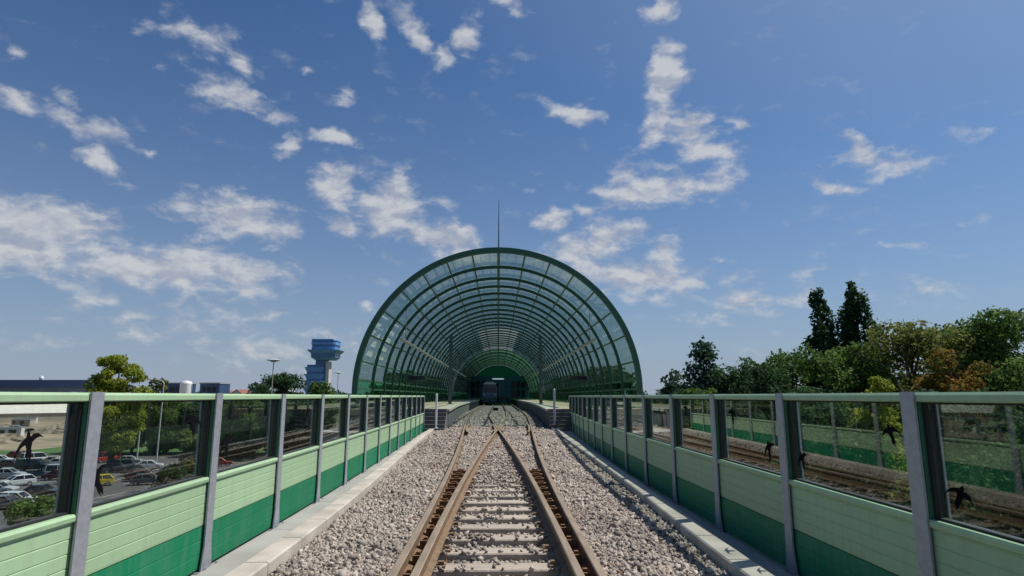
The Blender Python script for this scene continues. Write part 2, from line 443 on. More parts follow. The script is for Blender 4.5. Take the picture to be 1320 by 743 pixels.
# ================================================================= ballast bed
def bed_h(x, d):
    c = CDIV(d)
    lo, li, ri, ro = -c - GAUGE_H, c - GAUGE_H, -c + GAUGE_H, c + GAUGE_H
    a, b = np.minimum(lo, li), np.maximum(ri, ro)
    h = np.full(np.broadcast(x, d).shape, -1.575)
    inner = (x > np.maximum(lo, li) + .04) & (x < np.minimum(ri, ro) - .04)
    h = np.where(inner & (d < 26), -1.665 + 0.09 * np.clip((d - 13) / 8, 0, 1), h)
    gap = ((x > lo) & (x < li)) | ((x > ri) & (x < ro))
    h = np.where(gap & (d < 17), -1.66 + .085 * np.clip((d - 11) / 2.5, 0, 1), h)
    sh = np.maximum(a - .55 - x, x - b - .55)
    h = h - np.clip(sh, 0, .8) * 0.08
    return h
xs = np.linspace(-3.6, 3.6, 97); dsn = np.arange(-13, PLAT_Y1, 0.25)
X, D = np.meshgrid(xs, dsn)
kl, kr = -KL(D) + .02, KR(D) - .02
far = D > PLAT_Y0 - .6
lim_l = np.where(far, -PE(D) - .02, kl); lim_r = np.where(far, PE(D) + .02, kr)
Xc = np.clip(X, lim_l, lim_r)
Z = bed_h(Xc, D) - 0.025 + 0.02 * RNG.standard_normal(X.shape)
V = np.stack([Xc, D, Z], -1).reshape(-1, 3)
r, c = X.shape
I = np.arange(r * c).reshape(r, c)
F = np.stack([I[:-1, :-1], I[:-1, 1:], I[1:, 1:], I[1:, :-1]], -1).reshape(-1, 4)
tag(link('ballast_bed', np_mesh('ballast_bed', V, F, mat=M['bed'])), kind='structure')

# ---- loose ballast stones: one uncountable mass
ICV = np.array([(x, y, z) for x in (-1, 1) for y in (-1, 1) for z in (-1, 1)], float) * .74
ICF = np.array([(0, 1, 3), (0, 3, 2), (4, 6, 7), (4, 7, 5), (0, 4, 5), (0, 5, 1), (2, 3, 7), (2, 7, 6), (0, 2, 6), (0, 6, 4), (1, 5, 7), (1, 7, 3)])
def rand_rot(n):
    q = RNG.standard_normal((n, 4)); q /= np.linalg.norm(q, axis=1)[:, None]
    w, x, y, z = q.T
    return np.stack([1 - 2 * (y * y + z * z), 2 * (x * y - z * w), 2 * (x * z + y * w), 2 * (x * y + z * w), 1 - 2 * (x * x + z * z), 2 * (y * z - x * w),
                     2 * (x * z - y * w), 2 * (y * z + x * w), 1 - 2 * (x * x + y * y)], -1).reshape(n, 3, 3)
def scatter(d0, d1, dens, size):
    n = int((d1 - d0) * 6.6 * dens)
    x = RNG.uniform(-3.3, 3.3, n); d = RNG.uniform(d0, d1, n)
    l = np.where(d > PLAT_Y0 - .4, -PE(d) + .03, -KL(d) + .03); rr = np.where(d > PLAT_Y0 - .4, PE(d) - .03, KR(d) - .03)
    keep = (x > l) & (x < rr)
    c = CDIV(d)
    for s, o in ((-1, -1), (-1, 1), (1, -1), (1, 1)):
        rx = s * c + o * GAUGE_H
        keep &= np.abs(x - rx) > np.where(d < 30, .065, .05)
    a, b = np.minimum(-c - GAUGE_H, c - GAUGE_H), np.maximum(-c + GAUGE_H, c + GAUGE_H)
    slp = np.abs(((d - 0.1 + .3) % 0.6) - .3) < .13                    # over a sleeper
    inner = (x > np.maximum(-c - GAUGE_H, c - GAUGE_H)) & (x < np.minimum(-c + GAUGE_H, c + GAUGE_H))
    pick = RNG.uniform(0, 1, n)
    clump = np.sin(x * 5.1 + d * 1.7) * np.sin(d * 2.3 - x * 3.3)
    edge = np.minimum(np.abs(x - (c - GAUGE_H)), np.abs(x - (GAUGE_H - c)))
    keep &= ~(slp & inner & (d < 17) & (pick > 0.02 + 0.16 * (clump > .4) + 0.30 * (edge < .16) + .045 * np.clip(d - 10, 0, 9)))
    gap = ((x > -c - GAUGE_H) & (x < c - GAUGE_H)) | ((x > -c + GAUGE_H) & (x < c + GAUGE_H))
    keep &= ~(gap & (d < 12) & (pick > .35))
    x, d, slp, inner, c, gap = x[keep], d[keep], slp[keep], inner[keep], c[keep], gap[keep]
    n = len(x)
    s = size * np.exp(RNG.normal(0, .27, n))
    z = bed_h(x, d) + RNG.uniform(-.3, 1.1, n) * s
    z = np.where(slp & inner & (d < 21), np.maximum(z, -1.575 + s * .3), z)
    V = (ICV[None] * RNG.uniform(.45, 1.35, (n, 8, 1)) + RNG.normal(0, .16, (n, 8, 3))) * (s[:, None, None] * np.stack([RNG.uniform(.8, 1.25, n), RNG.uniform(.8, 1.15, n), RNG.uniform(.55, .9, n)], -1)[:, None, :])
    V = np.einsum('nij,nkj->nki', rand_rot(n), V) + np.stack([x, d, z], -1)[:, None, :]
    F = ICF[None] + (np.arange(n) * 8)[:, None, None]
    t = np.clip(RNG.beta(2.6, 2.2, n) * .93, 0, .93)
    nearest = np.min(np.abs(np.stack([x - (s1 * c + o * GAUGE_H) for s1 in (-1, 1) for o in (-1, 1)])), 0)
    rusty = RNG.uniform(0, 1, n) < np.exp(-nearest / .14) * .42 + .30 * np.exp(-((d - 24) / 6) ** 2 - (x / .5) ** 2)
    dirt = np.sin(x * 1.9 + 1.3 * np.sin(d * .61)) * np.sin(d * .83 + 1.1 * x) + .5 * np.sin(d * 2.7 + x * 4.1)
    t = np.clip(t - .16 * np.clip(dirt, -.4, 1.2), 0, .93)
    t = np.where(rusty, RNG.uniform(.94, 1.0, n), t)
    return V.reshape(-1, 3), F.reshape(-1, 3), np.repeat(t, 8)
parts = [scatter(3.2, 9.0, 2500, .0185), scatter(9, 16, 1900, .020), scatter(16, 32, 950, .025), scatter(32, 62, 330, .036), scatter(-2, 3.2, 400, .032)]
off, VV, FF, TT = 0, [], [], []
for v, f, t in parts:
    VV.append(v); FF.append(f + off); TT.append(t); off += len(v)
tag(link('ballast_stones', np_mesh('ballast_stones', np.concatenate(VV), np.concatenate(FF), np.concatenate(TT), M['stone'])),
    'pale pinkish grey crushed stone ballast heaped around the rails', 'ballast', kind='stuff')

# ================================================================= track
trk = tag(empty('railway_turnout', (0, 0, RAIL)), 'rusty railway turnout splitting into two tracks on pale sleepers', 'railway track')
RP = [(-.070, -.172), (.070, -.172), (.070, -.160), (.012, -.140), (.010, -.052), (.036, -.038), (.036, -.008), (.028, -.001), (-.028, -.001), (-.036, -.008), (-.036, -.038), (-.010, -.052), (-.012, -.140), (-.070, -.160)]
def rail(name, fx, d0, d1, dz=0.0, prof=RP):
    path = [(float(fx(d)), float(d), dz) for d in np.arange(d0, d1 + .01, 0.5)]
    o = MB().sweep(prof, path).build(name, [M['rail'], M['railtop']], trk)
    me = o.data
    for p in me.polygons:
        if p.normal.z > .6 and p.center.z > -.03 + dz: p.material_index = 1
    return o
rail('stock_rail', lambda d: -CDIV(d) - GAUGE_H, -10, 158)
rail('stock_rail', lambda d: CDIV(d) + GAUGE_H, -10, 158)
rail('switch_rail', lambda d: CDIV(d) - GAUGE_H, -10, 158)
rail('switch_rail', lambda d: -CDIV(d) + GAUGE_H, -10, 158)
for s in (-1, 1):
    rail('guard_rail', lambda d: s * (CDIV(d) + GAUGE_H - .11 - .05 * max(0, abs(d - 28) - 2)), 24.5, 32, .025)
    rail('wing_rail', lambda d: s * (abs(CDIV(d) - GAUGE_H) + .10), 25.5, 31.5)
fg = MB(); fg.prism([(-.04, 27.4), (.04, 27.4), (.13, 29.6), (-.13, 29.6)], 'z', -.172, -.004); fg.build('crossing_frog', M['rust'], trk)
sl = MB(); sl.cbox(-1, 1, -.125, .125, -.40, -.187, .012)
sl_me = sl.mesh('sleeper', M['sleeper'])
yk = [0.1 + .6 * k for k in range(-8, 88)]
for y in yk:
    o = link('sleeper', sl_me, trk, (RNG.normal(0, .02), y, 0), RNG.normal(0, .006))
    o.scale = (float(CDIV(y)) + GAUGE_H + .55, 1, 1)
sb = MB(); sb.box(-.5, .5, -.055, .055, -.172, -.075); sb.box(-.2, .2, -.02, .02, -.0755, -.05)
sb_me = sb.mesh('spacer_block', M['rust'])
cp = MB(); cp.box(-.05, .05, -.07, .07, -.187, -.165); cp.box(-.02, .035, -.03, .03, -.165, -.135)
cp_me = cp.mesh('rail_clip', M['rail'])
for y in yk:
    if 2 < y < 13:
        for s in (-1, 1):
            gapw = 2 * float(CDIV(y)) - .08
            o = link('spacer_block', sb_me, trk, (s * GAUGE_H, y, 0)); o.scale = (max(.06, gapw - .01), 1, 1)
            link('rail_clip', cp_me, trk, (s * (GAUGE_H - float(CDIV(y)) - .115), y, 0), 0 if s < 0 else math.pi)
bx = tag(empty('trackside_box', (-.27, 70, -1.6)), 'small dark box with a pale lid between the two diverging tracks', 'track box')
MB().box(-.3, .3, -.25, .25, 0, .32).build('housing', M['dark'], bx, bevel=.02)
MB().box(-.33, .33, -.28, .28, .32, .40).build('lid', M['white'], bx, bevel=.02)

# ================================================================= noise barriers
H0 = DECK
ZD0, ZD1, ZL1, ZG1, ZT = .03, .43, .885, 1.632, 1.695
def lime_profile():
    p = [(-.05, ZD1 + .003), (.048, ZD1 + .003)]
    z = ZD1 + .02
    nb = 4; step = (ZL1 - .06 - ZD1 - .02) / nb
    for k in range(nb):
        p += [(.050, z), (.050, z + step - .012), (.0465, z + step - .009), (.0465, z + step - .003)]
        z += step
    p += [(.052, ZL1 - .055), (.070, ZL1 - .045), (.074, ZL1 - .018), (.062, ZL1), (-.05, ZL1)]
    return p
def green_profile():
    p = [(-.05, ZD0), (.042, ZD0)]
    z = ZD0; step = (ZD1 - ZD0) / 3
    for k in range(3):
        p += [(.046, z + .006), (.046, z + step - .006)]
        if k < 2: p += [(.041, z + step)]
        z += step
    p += [(-.05, ZD1)]
    return p
TOPP = [(-.055, ZG1), (.055, ZG1), (.066, ZG1 + .008), (.066, ZT - .018), (.050, ZT), (-.050, ZT), (-.066, ZT - .018), (-.066, ZG1 + .008)]
BIRD = [(0, .30), (.03, .26), (.045, .20), (.10, .24), (.20, .235), (.33, .15), (.23, .17), (.14, .15), (.09, .11), (.07, .03), (.085, -.10), (.045, -.20), (.02, -.09), (.0, -.19), (-.03, -.07), (-.03, .04),
        (-.06, .09), (-.13, .06), (-.21, -.02), (-.28, -.13), (-.24, .01), (-.17, .11), (-.09, .18), (-.045, .20), (-.03, .26)]
def bird_mesh(s, a, flip):
    ca, sa = math.cos(a), math.sin(a)
    pts = [((-x if flip else x) * s, z * s) for x, z in BIRD]
    return MB().prism([(x * ca - z * sa, x * sa + z * ca) for x, z in pts], 'x', 0, .0015)
def barrier(side, fn, y0, n, birds, label):
    root = tag(empty('noise_barrier', (side * float(fn(0)), 0, H0)), label, 'noise barrier')
    rx = root.location.x
    P = [(side * float(fn(y0 + 1.93 * k)), y0 + 1.93 * k) for k in range(n)]
    post = MB()
    for ya, yb in ((.066, .082), (-.082, -.066)): post.box(-.07, .07, ya, yb, .012, 1.70)
    post.box(-.007, .007, -.066, .066, .012, 1.699)
    post_me = post.mesh('post', M['galv'])
    gus = MB().add([(.07, .067, .0125), (.115, .067, .0125), (.07, .067, .26), (.07, .081, .0125), (.115, .081, .0125), (.07, .081, .26)],
                   [(0, 1, 2), (5, 4, 3), (0, 3, 4, 1), (1, 4, 5, 2), (2, 5, 3, 0)])
    gus_me = gus.mesh('gusset', M['galv'])
    bp = MB(); bp.box(-.15, .15, -.13, .16, -.002, .012)
    bp_me = bp.mesh('base_plate', M['galv'])
    bt = MB(); bt.lathe([(.022, .012), (.022, .03), (.012, .031), (.012, .05)], 6)
    bt_me = bt.mesh('anchor_bolt', M['galv'])
    L0 = 1.93
    for k, (x, y) in enumerate(P):
        q = P[min(k + 1, n - 1)]; p = P[max(k - 1, 0)]
        ang = math.atan2(q[1] - p[1], q[0] - p[0])           # along wall
        rz = ang + math.pi if side < 0 else ang
        po = link('post', post_me, root, (x - rx, y, 0), rz)
        link('gusset', gus_me, po); link('gusset', gus_me, po, (0, .148, 0), math.pi)
        link('base_plate', bp_me, po)
        for bx_, by_ in ((-.12, .125), (.12, .125), (-.12, -.105), (.12, -.105)):
            link('anchor_bolt', bt_me, po, (bx_, by_, 0))
    w = .075
    for k in range(n - 1):
        (xa, ya), (xb, yb) = P[k], P[k + 1]
        L = math.hypot(xb - xa, yb - ya); h = L / 2 - w + .062
        ang = math.atan2(yb - ya, xb - xa); rz = ang + math.pi if side < 0 else ang
        loc = ((xa + xb) / 2 - rx, (ya + yb) / 2, 0)
        pan = MB().prism(lime_profile(), 'x', -h, h).build('light_green_panel', M['lime'], root, loc, rz)
        MB().prism(green_profile(), 'x', -h, h).build('dark_green_panel', M['green'], pan)
        MB().prism(TOPP, 'x', -h, h).build('top_rail', M['lime'], pan)
        for s in (-1, 1):
            a, b = sorted((s * h, s * (h - .055)))
            MB().box(a, b, -.045, .058, ZL1 + .001, ZG1 - .001).build('side_frame', M['frame'], pan)
        gk = MB()
        for s in (-1, 1):
            a, b = sorted((s * (h - .055), s * (h - .082)))
            gk.box(a, b, -.028, .03, ZL1 + .001, ZG1 - .001)
        gk.box(-h + .083, h - .083, -.026, .026, ZL1 + .0005, ZL1 + .016)
        gk.box(-h + .083, h - .083, -.026, .026, ZG1 - .013, ZG1 - .0005)
        gk.build('gasket', M['rubber'], pan)
        MB().box(-h + .083, h - .083, -.006, .006, ZL1 + .018, ZG1 - .015).build('glass_pane', M['pane'], pan)
        for (bk, bu, bz, bs, ba, bf) in birds:
            if bk == k:
                me = bird_mesh(bs, ba, bf).mesh('bird_decal', M['black'])
                me.transform(Matrix.Rotation(math.pi / 2, 4, 'Z'))
                link('bird_decal', me, pan, (bu, .0085, bz))
    return root
# birds: (panel index, along, height, size, tilt, flip)
barrier(-1, WL, 4.46 - 1.93 * 4, 18,
        [(3, -.46, 1.34, .40, .1, False), (4, -.62, 1.38, .5, .3, True), (4, .74, 1.02, .5, .6, False), (5, .55, 1.12, .55, .1, False), (6, -.4, 1.35, .5, .2, False)],
        'sunlit two tone green noise barrier with glass panes on the car park side')
barrier(1, WR, 4.15 - 1.93 * 4, 19,
        [(4, -.66, 1.38, .36, .5, True), (3, .70, 1.04, .36, -.6, False), (4, .72, 1.06, .34, .2, False), (5, .45, 1.42, .42, .2, True), (5, -.5, 1.08, .45, .1, False), (6, .4, 1.44, .4, .2, True)],
        'shaded two tone green noise barrier with glass panes before the dark trees')
# ================================================================= platforms and stairs
for side in (-1, 1):
    lab = 'sunlit tan station platform with stairs at its near end' if side < 0 else 'pale grey station platform with stairs beside the shaded barrier'
    pl = tag(empty('station_platform', (side * 5.0, PLAT_Y0, DECK)), lab, 'platform')
    ox, oy = side * 5.0, PLAT_Y0
    yy = np.arange(PLAT_Y0, PLAT_Y1 + .1, 3.0)
    def strip(name, off0, off1, z0, z1, m, outer=None):
        vs, fs = [], []
        for y in yy:
            a = side * (float(PE(y)) + off0); b = side * (outer if outer else float(PE(y)) + off1)
            vs += [(a - ox, y - oy, z0 - DECK), (a - ox, y - oy, z1 - DECK), (b - ox, y - oy, z1 - DECK), (b - ox, y - oy, z0 - DECK)]
        for k in range(len(yy) - 1):
            for i in range(4):
                j = (i + 1) % 4
                fs.append((k * 4 + i, k * 4 + j, k * 4 + 4 + j, k * 4 + 4 + i))
        e = 4 * (len(yy) - 1)
        fs += [(0, 1, 2, 3), (e, e + 1, e + 2, e + 3)]
        b = MB(); b.add(vs, fs); return b.build(name, m, pl)
    strip('edge_wall', .10, .40, DECK + .004, PLAT - .12, M['platside'])
    strip('coping', 0, .55, PLAT - .12, PLAT, M['coping'])
    strip('paving', .553, 0, PLAT - .30, PLAT - .004, M['plat'], outer=7.55)
    strip('warning_line', .62, .70, PLAT - .0035, PLAT + .001, M['white'])
    # stairs up from the walkway
    x0, x1 = sorted((side * (float(PE(PLAT_Y0)) + .12), side * 3.95))
    stp = MB()
    for k in range(6):
        z = DECK + .173 * (k + 1)
        stp.box(x0 - ox, x1 - ox, -1.65 + .275 * k, -1.65 + .275 * (k + 1) - .003, .003, .173 * (k + 1) - .01)
        stp.box(x0 - ox - .001, x1 - ox + .001, -1.66 + .275 * k - .02, -1.65 + .275 * (k + 1) - .004, .173 * (k + 1) - .009, .173 * (k + 1) + .012)
    stp.build('stairs', M['platside'], pl)
    fw = MB(); a, b = sorted((side * 3.96, side * 7.5)); fw.box(a - ox, b - ox, .02, .2, .003, PLAT - DECK - .31); fw.build('end_wall', M['platside'], pl)
# handrail posts by the stairs
def hand_post(x, y, zb, zt, r, m, label, nm='marker_post'):
    o = tag(empty(nm, (x, y, zb)), label, 'post')
    MB().lathe([(r, 0), (r, zt - zb - .02), (r * .6, zt - zb)], 10).build('pole', m, o)
    MB().lathe([(r * 2.6, 0), (r * 2.6, .02), (r * 1.6, .05)], 10).build('foot', M['galv'], o)
    return o
hand_post(-2.93, 29.6, DECK + .17, .12, .05, M['white'], 'thin white post in front of the left platform stairs')
hand_post(2.72, 29.9, DECK + .17, .35, .055, M['galv'], 'thin grey post in front of the right platform stairs')

# ================================================================= arched canopy
can = tag(empty('arched_canopy', (0, CANOPY_Y0, DECK)), 'long green steel barrel canopy with glass panes spanning tracks and platforms', 'canopy')
CO = -CANOPY_Y0
zc = CZ - DECK
def arc_pts(R, a0, a1, n):
    return [(R * math.cos(a0 + (a1 - a0) * i / n), zc + R * math.sin(a0 + (a1 - a0) * i / n)) for i in range(n + 1)]
def arch_mesh(r0, r1, t, name, m):
    b = MB(); n = 72
    pts_o = [(r1, .005)] + arc_pts(r1, 0, math.pi, n) + [(-r1, .005)]
    pts_i = [(r0, .005)] + arc_pts(r0, 0, math.pi, n) + [(-r0, .005)]
    k = len(pts_o); vs, fs = [], []
    for (xo, zo), (xi, zi) in zip(pts_o, pts_i):
        vs += [(xo, -t / 2, zo), (xo, t / 2, zo), (xi, t / 2, zi), (xi, -t / 2, zi)]
    for i in range(k - 1):
        for q in range(4):
            w = (q + 1) % 4
            fs.append((i * 4 + q, i * 4 + w, i * 4 + 4 + w, i * 4 + 4 + q))
    fs += [(0, 1, 2, 3), ((k - 1) * 4, (k - 1) * 4 + 1, (k - 1) * 4 + 2, (k - 1) * 4 + 3)]
    return b.add(vs, fs).mesh(name, m)
ribs_y = [34.0, 38.1, 41.9] + [41.9 + 3.15 * k for k in range(1, 40)]
ribs_y = [y for y in ribs_y if y < CANOPY_Y1 - .5] + [CANOPY_Y1]
front = arch_mesh(CR - .16, CR + .13, .30, 'front_arch', M['rib'])
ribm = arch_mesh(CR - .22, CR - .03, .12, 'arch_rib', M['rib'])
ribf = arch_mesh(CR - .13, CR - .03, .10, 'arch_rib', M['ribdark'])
for k, y in enumerate(ribs_y):
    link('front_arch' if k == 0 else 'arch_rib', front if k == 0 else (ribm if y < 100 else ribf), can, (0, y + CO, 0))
# thin rim just inside the front arch
# purlins
NP = 16
for i in range(NP + 1):
    a = math.pi * i / NP
    big = .085 if i == NP // 2 else .05
    c, s = math.cos(a), math.sin(a)
    rr = CR - .075
    q = []
    for du, dv in ((-big, -.07), (big, -.07), (big, .03), (-big, .03)):
        q.append(((rr + dv) * c - du * s, zc + (rr + dv) * s + du * c))
    MB().prism(q, 'y', CO + CANOPY_Y0 + .17, CO + CANOPY_Y1 - .1).build('purlin', M['purlin'], can)
# sheets between the arches
def sheet_shell(name, y0, y1, a0, a1, m, r=CR, n=24):
    vs = []
    for x, z in arc_pts(r, a0, a1, n):
        vs += [(x, y0 + CO, z), (x, y1 + CO, z)]
    return MB().add(vs, [(2 * i, 2 * i + 1, 2 * i + 3, 2 * i + 2) for i in range(n)]).build(name, m, can)
def shell(name, y0, y1, a0, a1, m, r=CR + .0, th=.018, n=24):
    b = MB(); vs, fs = [], []
    o = arc_pts(r + th, a0, a1, n); ii = arc_pts(r, a0, a1, n)
    for (xo, zo), (xi, zi) in zip(o, ii):
        vs += [(xo, y0 + CO, zo), (xo, y1 + CO, zo), (xi, y1 + CO, zi), (xi, y0 + CO, zi)]
    for i in range(n):
        for q in range(4):
            w = (q + 1) % 4
            fs.append((i * 4 + q, i * 4 + w, i * 4 + 4 + w, i * 4 + 4 + q))
    fs += [(0, 1, 2, 3), (n * 4, n * 4 + 1, n * 4 + 2, n * 4 + 3)]
    return b.add(vs, fs).build(name, m, can, smooth=False)
A0 = math.asin((.85 - CZ) / CR)
step = math.pi / NP
for k in range(len(ribs_y) - 1):
    y0, y1 = ribs_y[k] + .02, ribs_y[k + 1] - .02
    ym = (y0 + y1) / 2
    if ym < 74:
        shell('glazing', y0, y1, A0, math.pi - A0, M['cglass'], n=48)
    elif ym < 108:
        sheet_shell('ridge_light', y0, y1, math.pi / 2 - 1.6 * step, math.pi / 2 + 1.6 * step, M['skylight'])
        shell('glazing', y0, y1, A0, math.pi / 2 - 1.6 * step - .004, M['cglass'])
        shell('glazing', y0, y1, math.pi / 2 + 1.6 * step + .004, math.pi - A0, M['cglass'])
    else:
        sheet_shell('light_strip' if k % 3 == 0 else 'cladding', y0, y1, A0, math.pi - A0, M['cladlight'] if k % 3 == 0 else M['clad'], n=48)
for s in (-1, 1):
    b = MB(); b.add([(s * CR, .2, .01), (s * CR, CANOPY_Y1 + CO, .01), (s * CR, CANOPY_Y1 + CO, .85 - DECK - .004), (s * CR, .2, .85 - DECK - .004)], [(0, 1, 2, 3)]); b.build('side_sheet', M['knee'], can)
    b = MB(); x0, x1 = sorted((s * (CR - .14), s * (CR + .06)))
    b.box(x0, x1, .2, CANOPY_Y1 + CO, .85 - DECK, .85 - DECK + .11); b.build('side_rail', M['purlin'], can)
    t = MB(); t.box(s * 5.75 - .12, s * 5.75 + .12, 2, 118, 3.30 - DECK, 3.37 - DECK)
    t.build('cable_tray', M['galv'], can)
    for y in range(4, 118, 12):
        hgt = math.sqrt((CR - .27) ** 2 - 5.75 ** 2) + CZ
        MB().tube([(s * 5.75, y, 3.37 - DECK), (s * 5.75, y, hgt - DECK)], .025, 6).build('hanger', M['galv'], can)
# closing end wall
ew = MB()
pts = arc_pts(CR - .02, .0, math.pi, 40)
wp = [(CR * .66, 6.4)] + [p for p in pts if p[1] > 6.41] + [(-CR * .66, 6.4)]
ew.add([(x, CANOPY_Y1 + CO + .1, z) for x, z in wp], [tuple(range(len(wp)))])
ew.build('end_cladding', M['cladend'], can)
MB().tube([(0, 0, zc + CR + .14), (0, 0, zc + CR + 1.5), (0, 0, zc + CR + 3.0)], [.035, .025, .010], 8).build('lightning_rod', M['dark'], can)

# ================================================================= masts and hanging signs on the platforms
for side, lab in ((-1, 'dark steel mast on the sunlit left platform'), (1, 'dark steel mast on the right platform')):
    mx = -3.96 if side < 0 else 3.55
    m_ = tag(empty('catenary_mast', (mx, 51.2, PLAT)), lab, 'mast', 'masts on the platforms')
    b = MB(); b.box(-.13, .13, -.15, -.13, .02, 5.6); b.box(-.13, .13, .13, .15, .02, 5.6); b.box(-.012, .012, -.13, .13, .02, 5.6)
    b.build('column', M['mast'], m_)
    MB().box(-.25, .25, -.25, .25, 0, .03).build('base_plate', M['galv'], m_)
    b = MB(); b.box(-.16, .16, -.17, .17, 5.6, 5.64); b.build('cap', M['mast'], m_)
    sx = side * 6.15
    s_ = tag(empty('platform_sign', (sx, 46.5, 1.35)), 'dark display box hanging over the %s platform' % ('left' if side < 0 else 'right'), 'sign', 'hanging platform displays')
    MB().box(-.62, .62, -.11, .11, -.17, .17).build('housing', M['dark'], s_, bevel=.02)
    b = MB(); b.box(-.56, .56, -.118, -.112, -.12, .12); b.build('screen', M['darkglass'], s_)
    for u in (-.4, .4):
        top = math.sqrt((CR - .27) ** 2 - (sx + u) ** 2) + CZ - 1.35
        MB().tube([(u, 0, .17), (u, 0, top)], .018, 6).build('hanging_rod', M['mast'], s_)

# ================================================================= blue station hall closing the far end
h_ = tag(empty('station_hall', (0, 158, DECK)), 'blue glazed station hall closing the far end of the canopy', 'station hall')
b = MB()
for x0, x1 in ((-7.75, -3.2), (.3, 7.75)): b.box(x0, x1, 0, 6, .01, 5.9)
b.box(-3.2, .3, 0, 6, 4.9, 5.9)
for x0, x1 in ((-7.0, -1.5), (1.5, 7.0)): b.box(x0, x1, 0, 6, 5.9, 6.8)
b.build('facade', M['hallblue'], h_)
for s in (-1, 1):
    for k in range(3):
        for j in range(2):
            x0 = s * (3.9 + k * 1.25) - .5
            fr = MB(); fr.box(x0, x0 + 1.0, -.05, -.003, 1.4 + j * 2.2, 3.3 + j * 2.2); fo = fr.build('window', M['trainblue'], h_)
            MB().box(x0 + .06, x0 + .94, -.06, -.051, 1.46 + j * 2.2, 3.24 + j * 2.2).build('pane', M['darkglass'], fo)
MB().box(-3.19, .29, 5, 5.2, .01, 5.09).build('back_wall', M['dark'], h_)

bs = tag(empty('buffer_stop', (1.58, 155.5, RAIL)), 'dark buffer stop ending the right track before the blue hall', 'buffer stop')
for s in (-1, 1):
    MB().tube([(s * .75, -.2, -.17), (s * .75, .1, 1.1)], .08, 6).build('upright', M['dark'], bs)
    MB().tube([(s * .75, 1.8, -.17), (s * .75, .15, 1.0)], .07, 6).build('brace', M['dark'], bs)
MB().box(-1.2, 1.2, -.25, .05, .85, 1.2).build('beam', M['tail'], bs)
# ================================================================= railcar
TX, TY = -1.5, 112.0
tr = tag(empty('railcar', (TX, TY, RAIL)), 'grey and blue railcar with a pale roof standing far inside the canopy', 'train')
sec = [(-1.40, .95), (-1.43, 2.2), (-1.38, 3.0), (-1.05, 3.62), (-.5, 3.85), (.5, 3.85), (1.05, 3.62), (1.38, 3.0), (1.43, 2.2), (1.40, .95)]
MB().prism(sec, 'y', .35, 22).build('body', M['trainblue'], tr, bevel=.05)
nose = [(-1.33, .95), (-1.36, 2.2), (-1.30, 2.95), (-1.0, 3.5), (1.0, 3.5), (1.30, 2.95), (1.36, 2.2), (1.33, .95)]
MB().prism(nose, 'y', 0, .349).build('cab_front', M['trainbody'], tr, bevel=.08)
MB().prism([(-1.15, 2.15), (1.15, 2.15), (1.08, 3.05), (-1.08, 3.05)], 'y', -.02, .1).build('windscreen', M['darkglass'], tr)
rf = MB(); rf.prism([(-1.25, 3.52), (-1.0, 3.75), (-.5, 3.95), (.5, 3.95), (1.0, 3.75), (1.25, 3.52)], 'y', -.25, 21.9); rf.build('roof', M['white'], tr)
for s in (-1, 1):
    MB().prism([(s * .95 + .16 * math.cos(t * math.pi / 6), 1.7 + .16 * math.sin(t * math.pi / 6)) for t in range(12)], 'y', -.03, .05).build('headlight', M['lampglass'], tr)
    MB().prism([(s * .87 + .2 * math.cos(t * math.pi / 6), .95 + .2 * math.sin(t * math.pi / 6)) for t in range(12)], 'y', -.45, .0).build('buffer', M['dark'], tr)
MB().box(-1.3, 1.3, -.08, .1, .42, .93).build('bumper', M['trainbody'], tr, bevel=.03)
MB().box(-.12, .12, -.4, -.09, .7, .95).build('coupler', M['dark'], tr)
MB().box(-1.2, 1.2, .4, 21, .35, .94).build('underframe', M['dark'], tr)
for y in (2.2, 4.7, 16.5, 19):
    for s in (-1, 1):
        w = MB(); w.prism([(y + .42 * math.cos(t * math.pi / 8), .43 + .42 * math.sin(t * math.pi / 8)) for t in range(16)], 'x', s * .70 - .06, s * .70 + .06)
        w.build('wheel', M['dark'], tr)

# ================================================================= control tower
tw = tag(empty('control_tower', (-113, 400, -10.0)), 'blue airport control tower with stacked decks and a white shaft', 'control tower')
def oct_(rx, ry, ch=.16):
    return [(-rx, -ry * (1 - ch)), (-rx * (1 - ch), -ry), (rx * (1 - ch), -ry), (rx, -ry * (1 - ch)), (rx, ry * (1 - ch)), (rx * (1 - ch), ry), (-rx * (1 - ch), ry), (-rx, ry * (1 - ch))]
def frust(b, p0, z0, p1, z1):
    n = len(p0)
    b.add([(x, y, z0) for x, y in p0] + [(x, y, z1) for x, y in p1], [tuple(range(n))[::-1], tuple(range(n, 2 * n))] + [(i, (i + 1) % n, n + (i + 1) % n, n + i) for i in range(n)])
def sh(p, dx): return [(x + dx, y) for x, y in p]
MB().box(2.2, 4.3, -3, 3, -2.3, 32).build('white_shaft', M['towergrey'], tw)
MB().box(-4.4, 2.19, -3.2, 3.2, -2.3, 36).build('blue_shaft', M['towerdark'], tw)
for k in range(6):
    b = MB(); z = 3.5 + k * 4.4
    frust(b, sh(oct_(5.1, 5.1), -4.4), z, sh(oct_(6.3, 5.7), -4.6), z + 2.9); b.build('bulging_storey', M['towerblue'], tw)
    b = MB(); frust(b, sh(oct_(5.0, 5.0), -4.4), z + 2.91, sh(oct_(5.0, 5.0), -4.4), z + 4.39); b.build('window_band', M['towerdark'], tw)
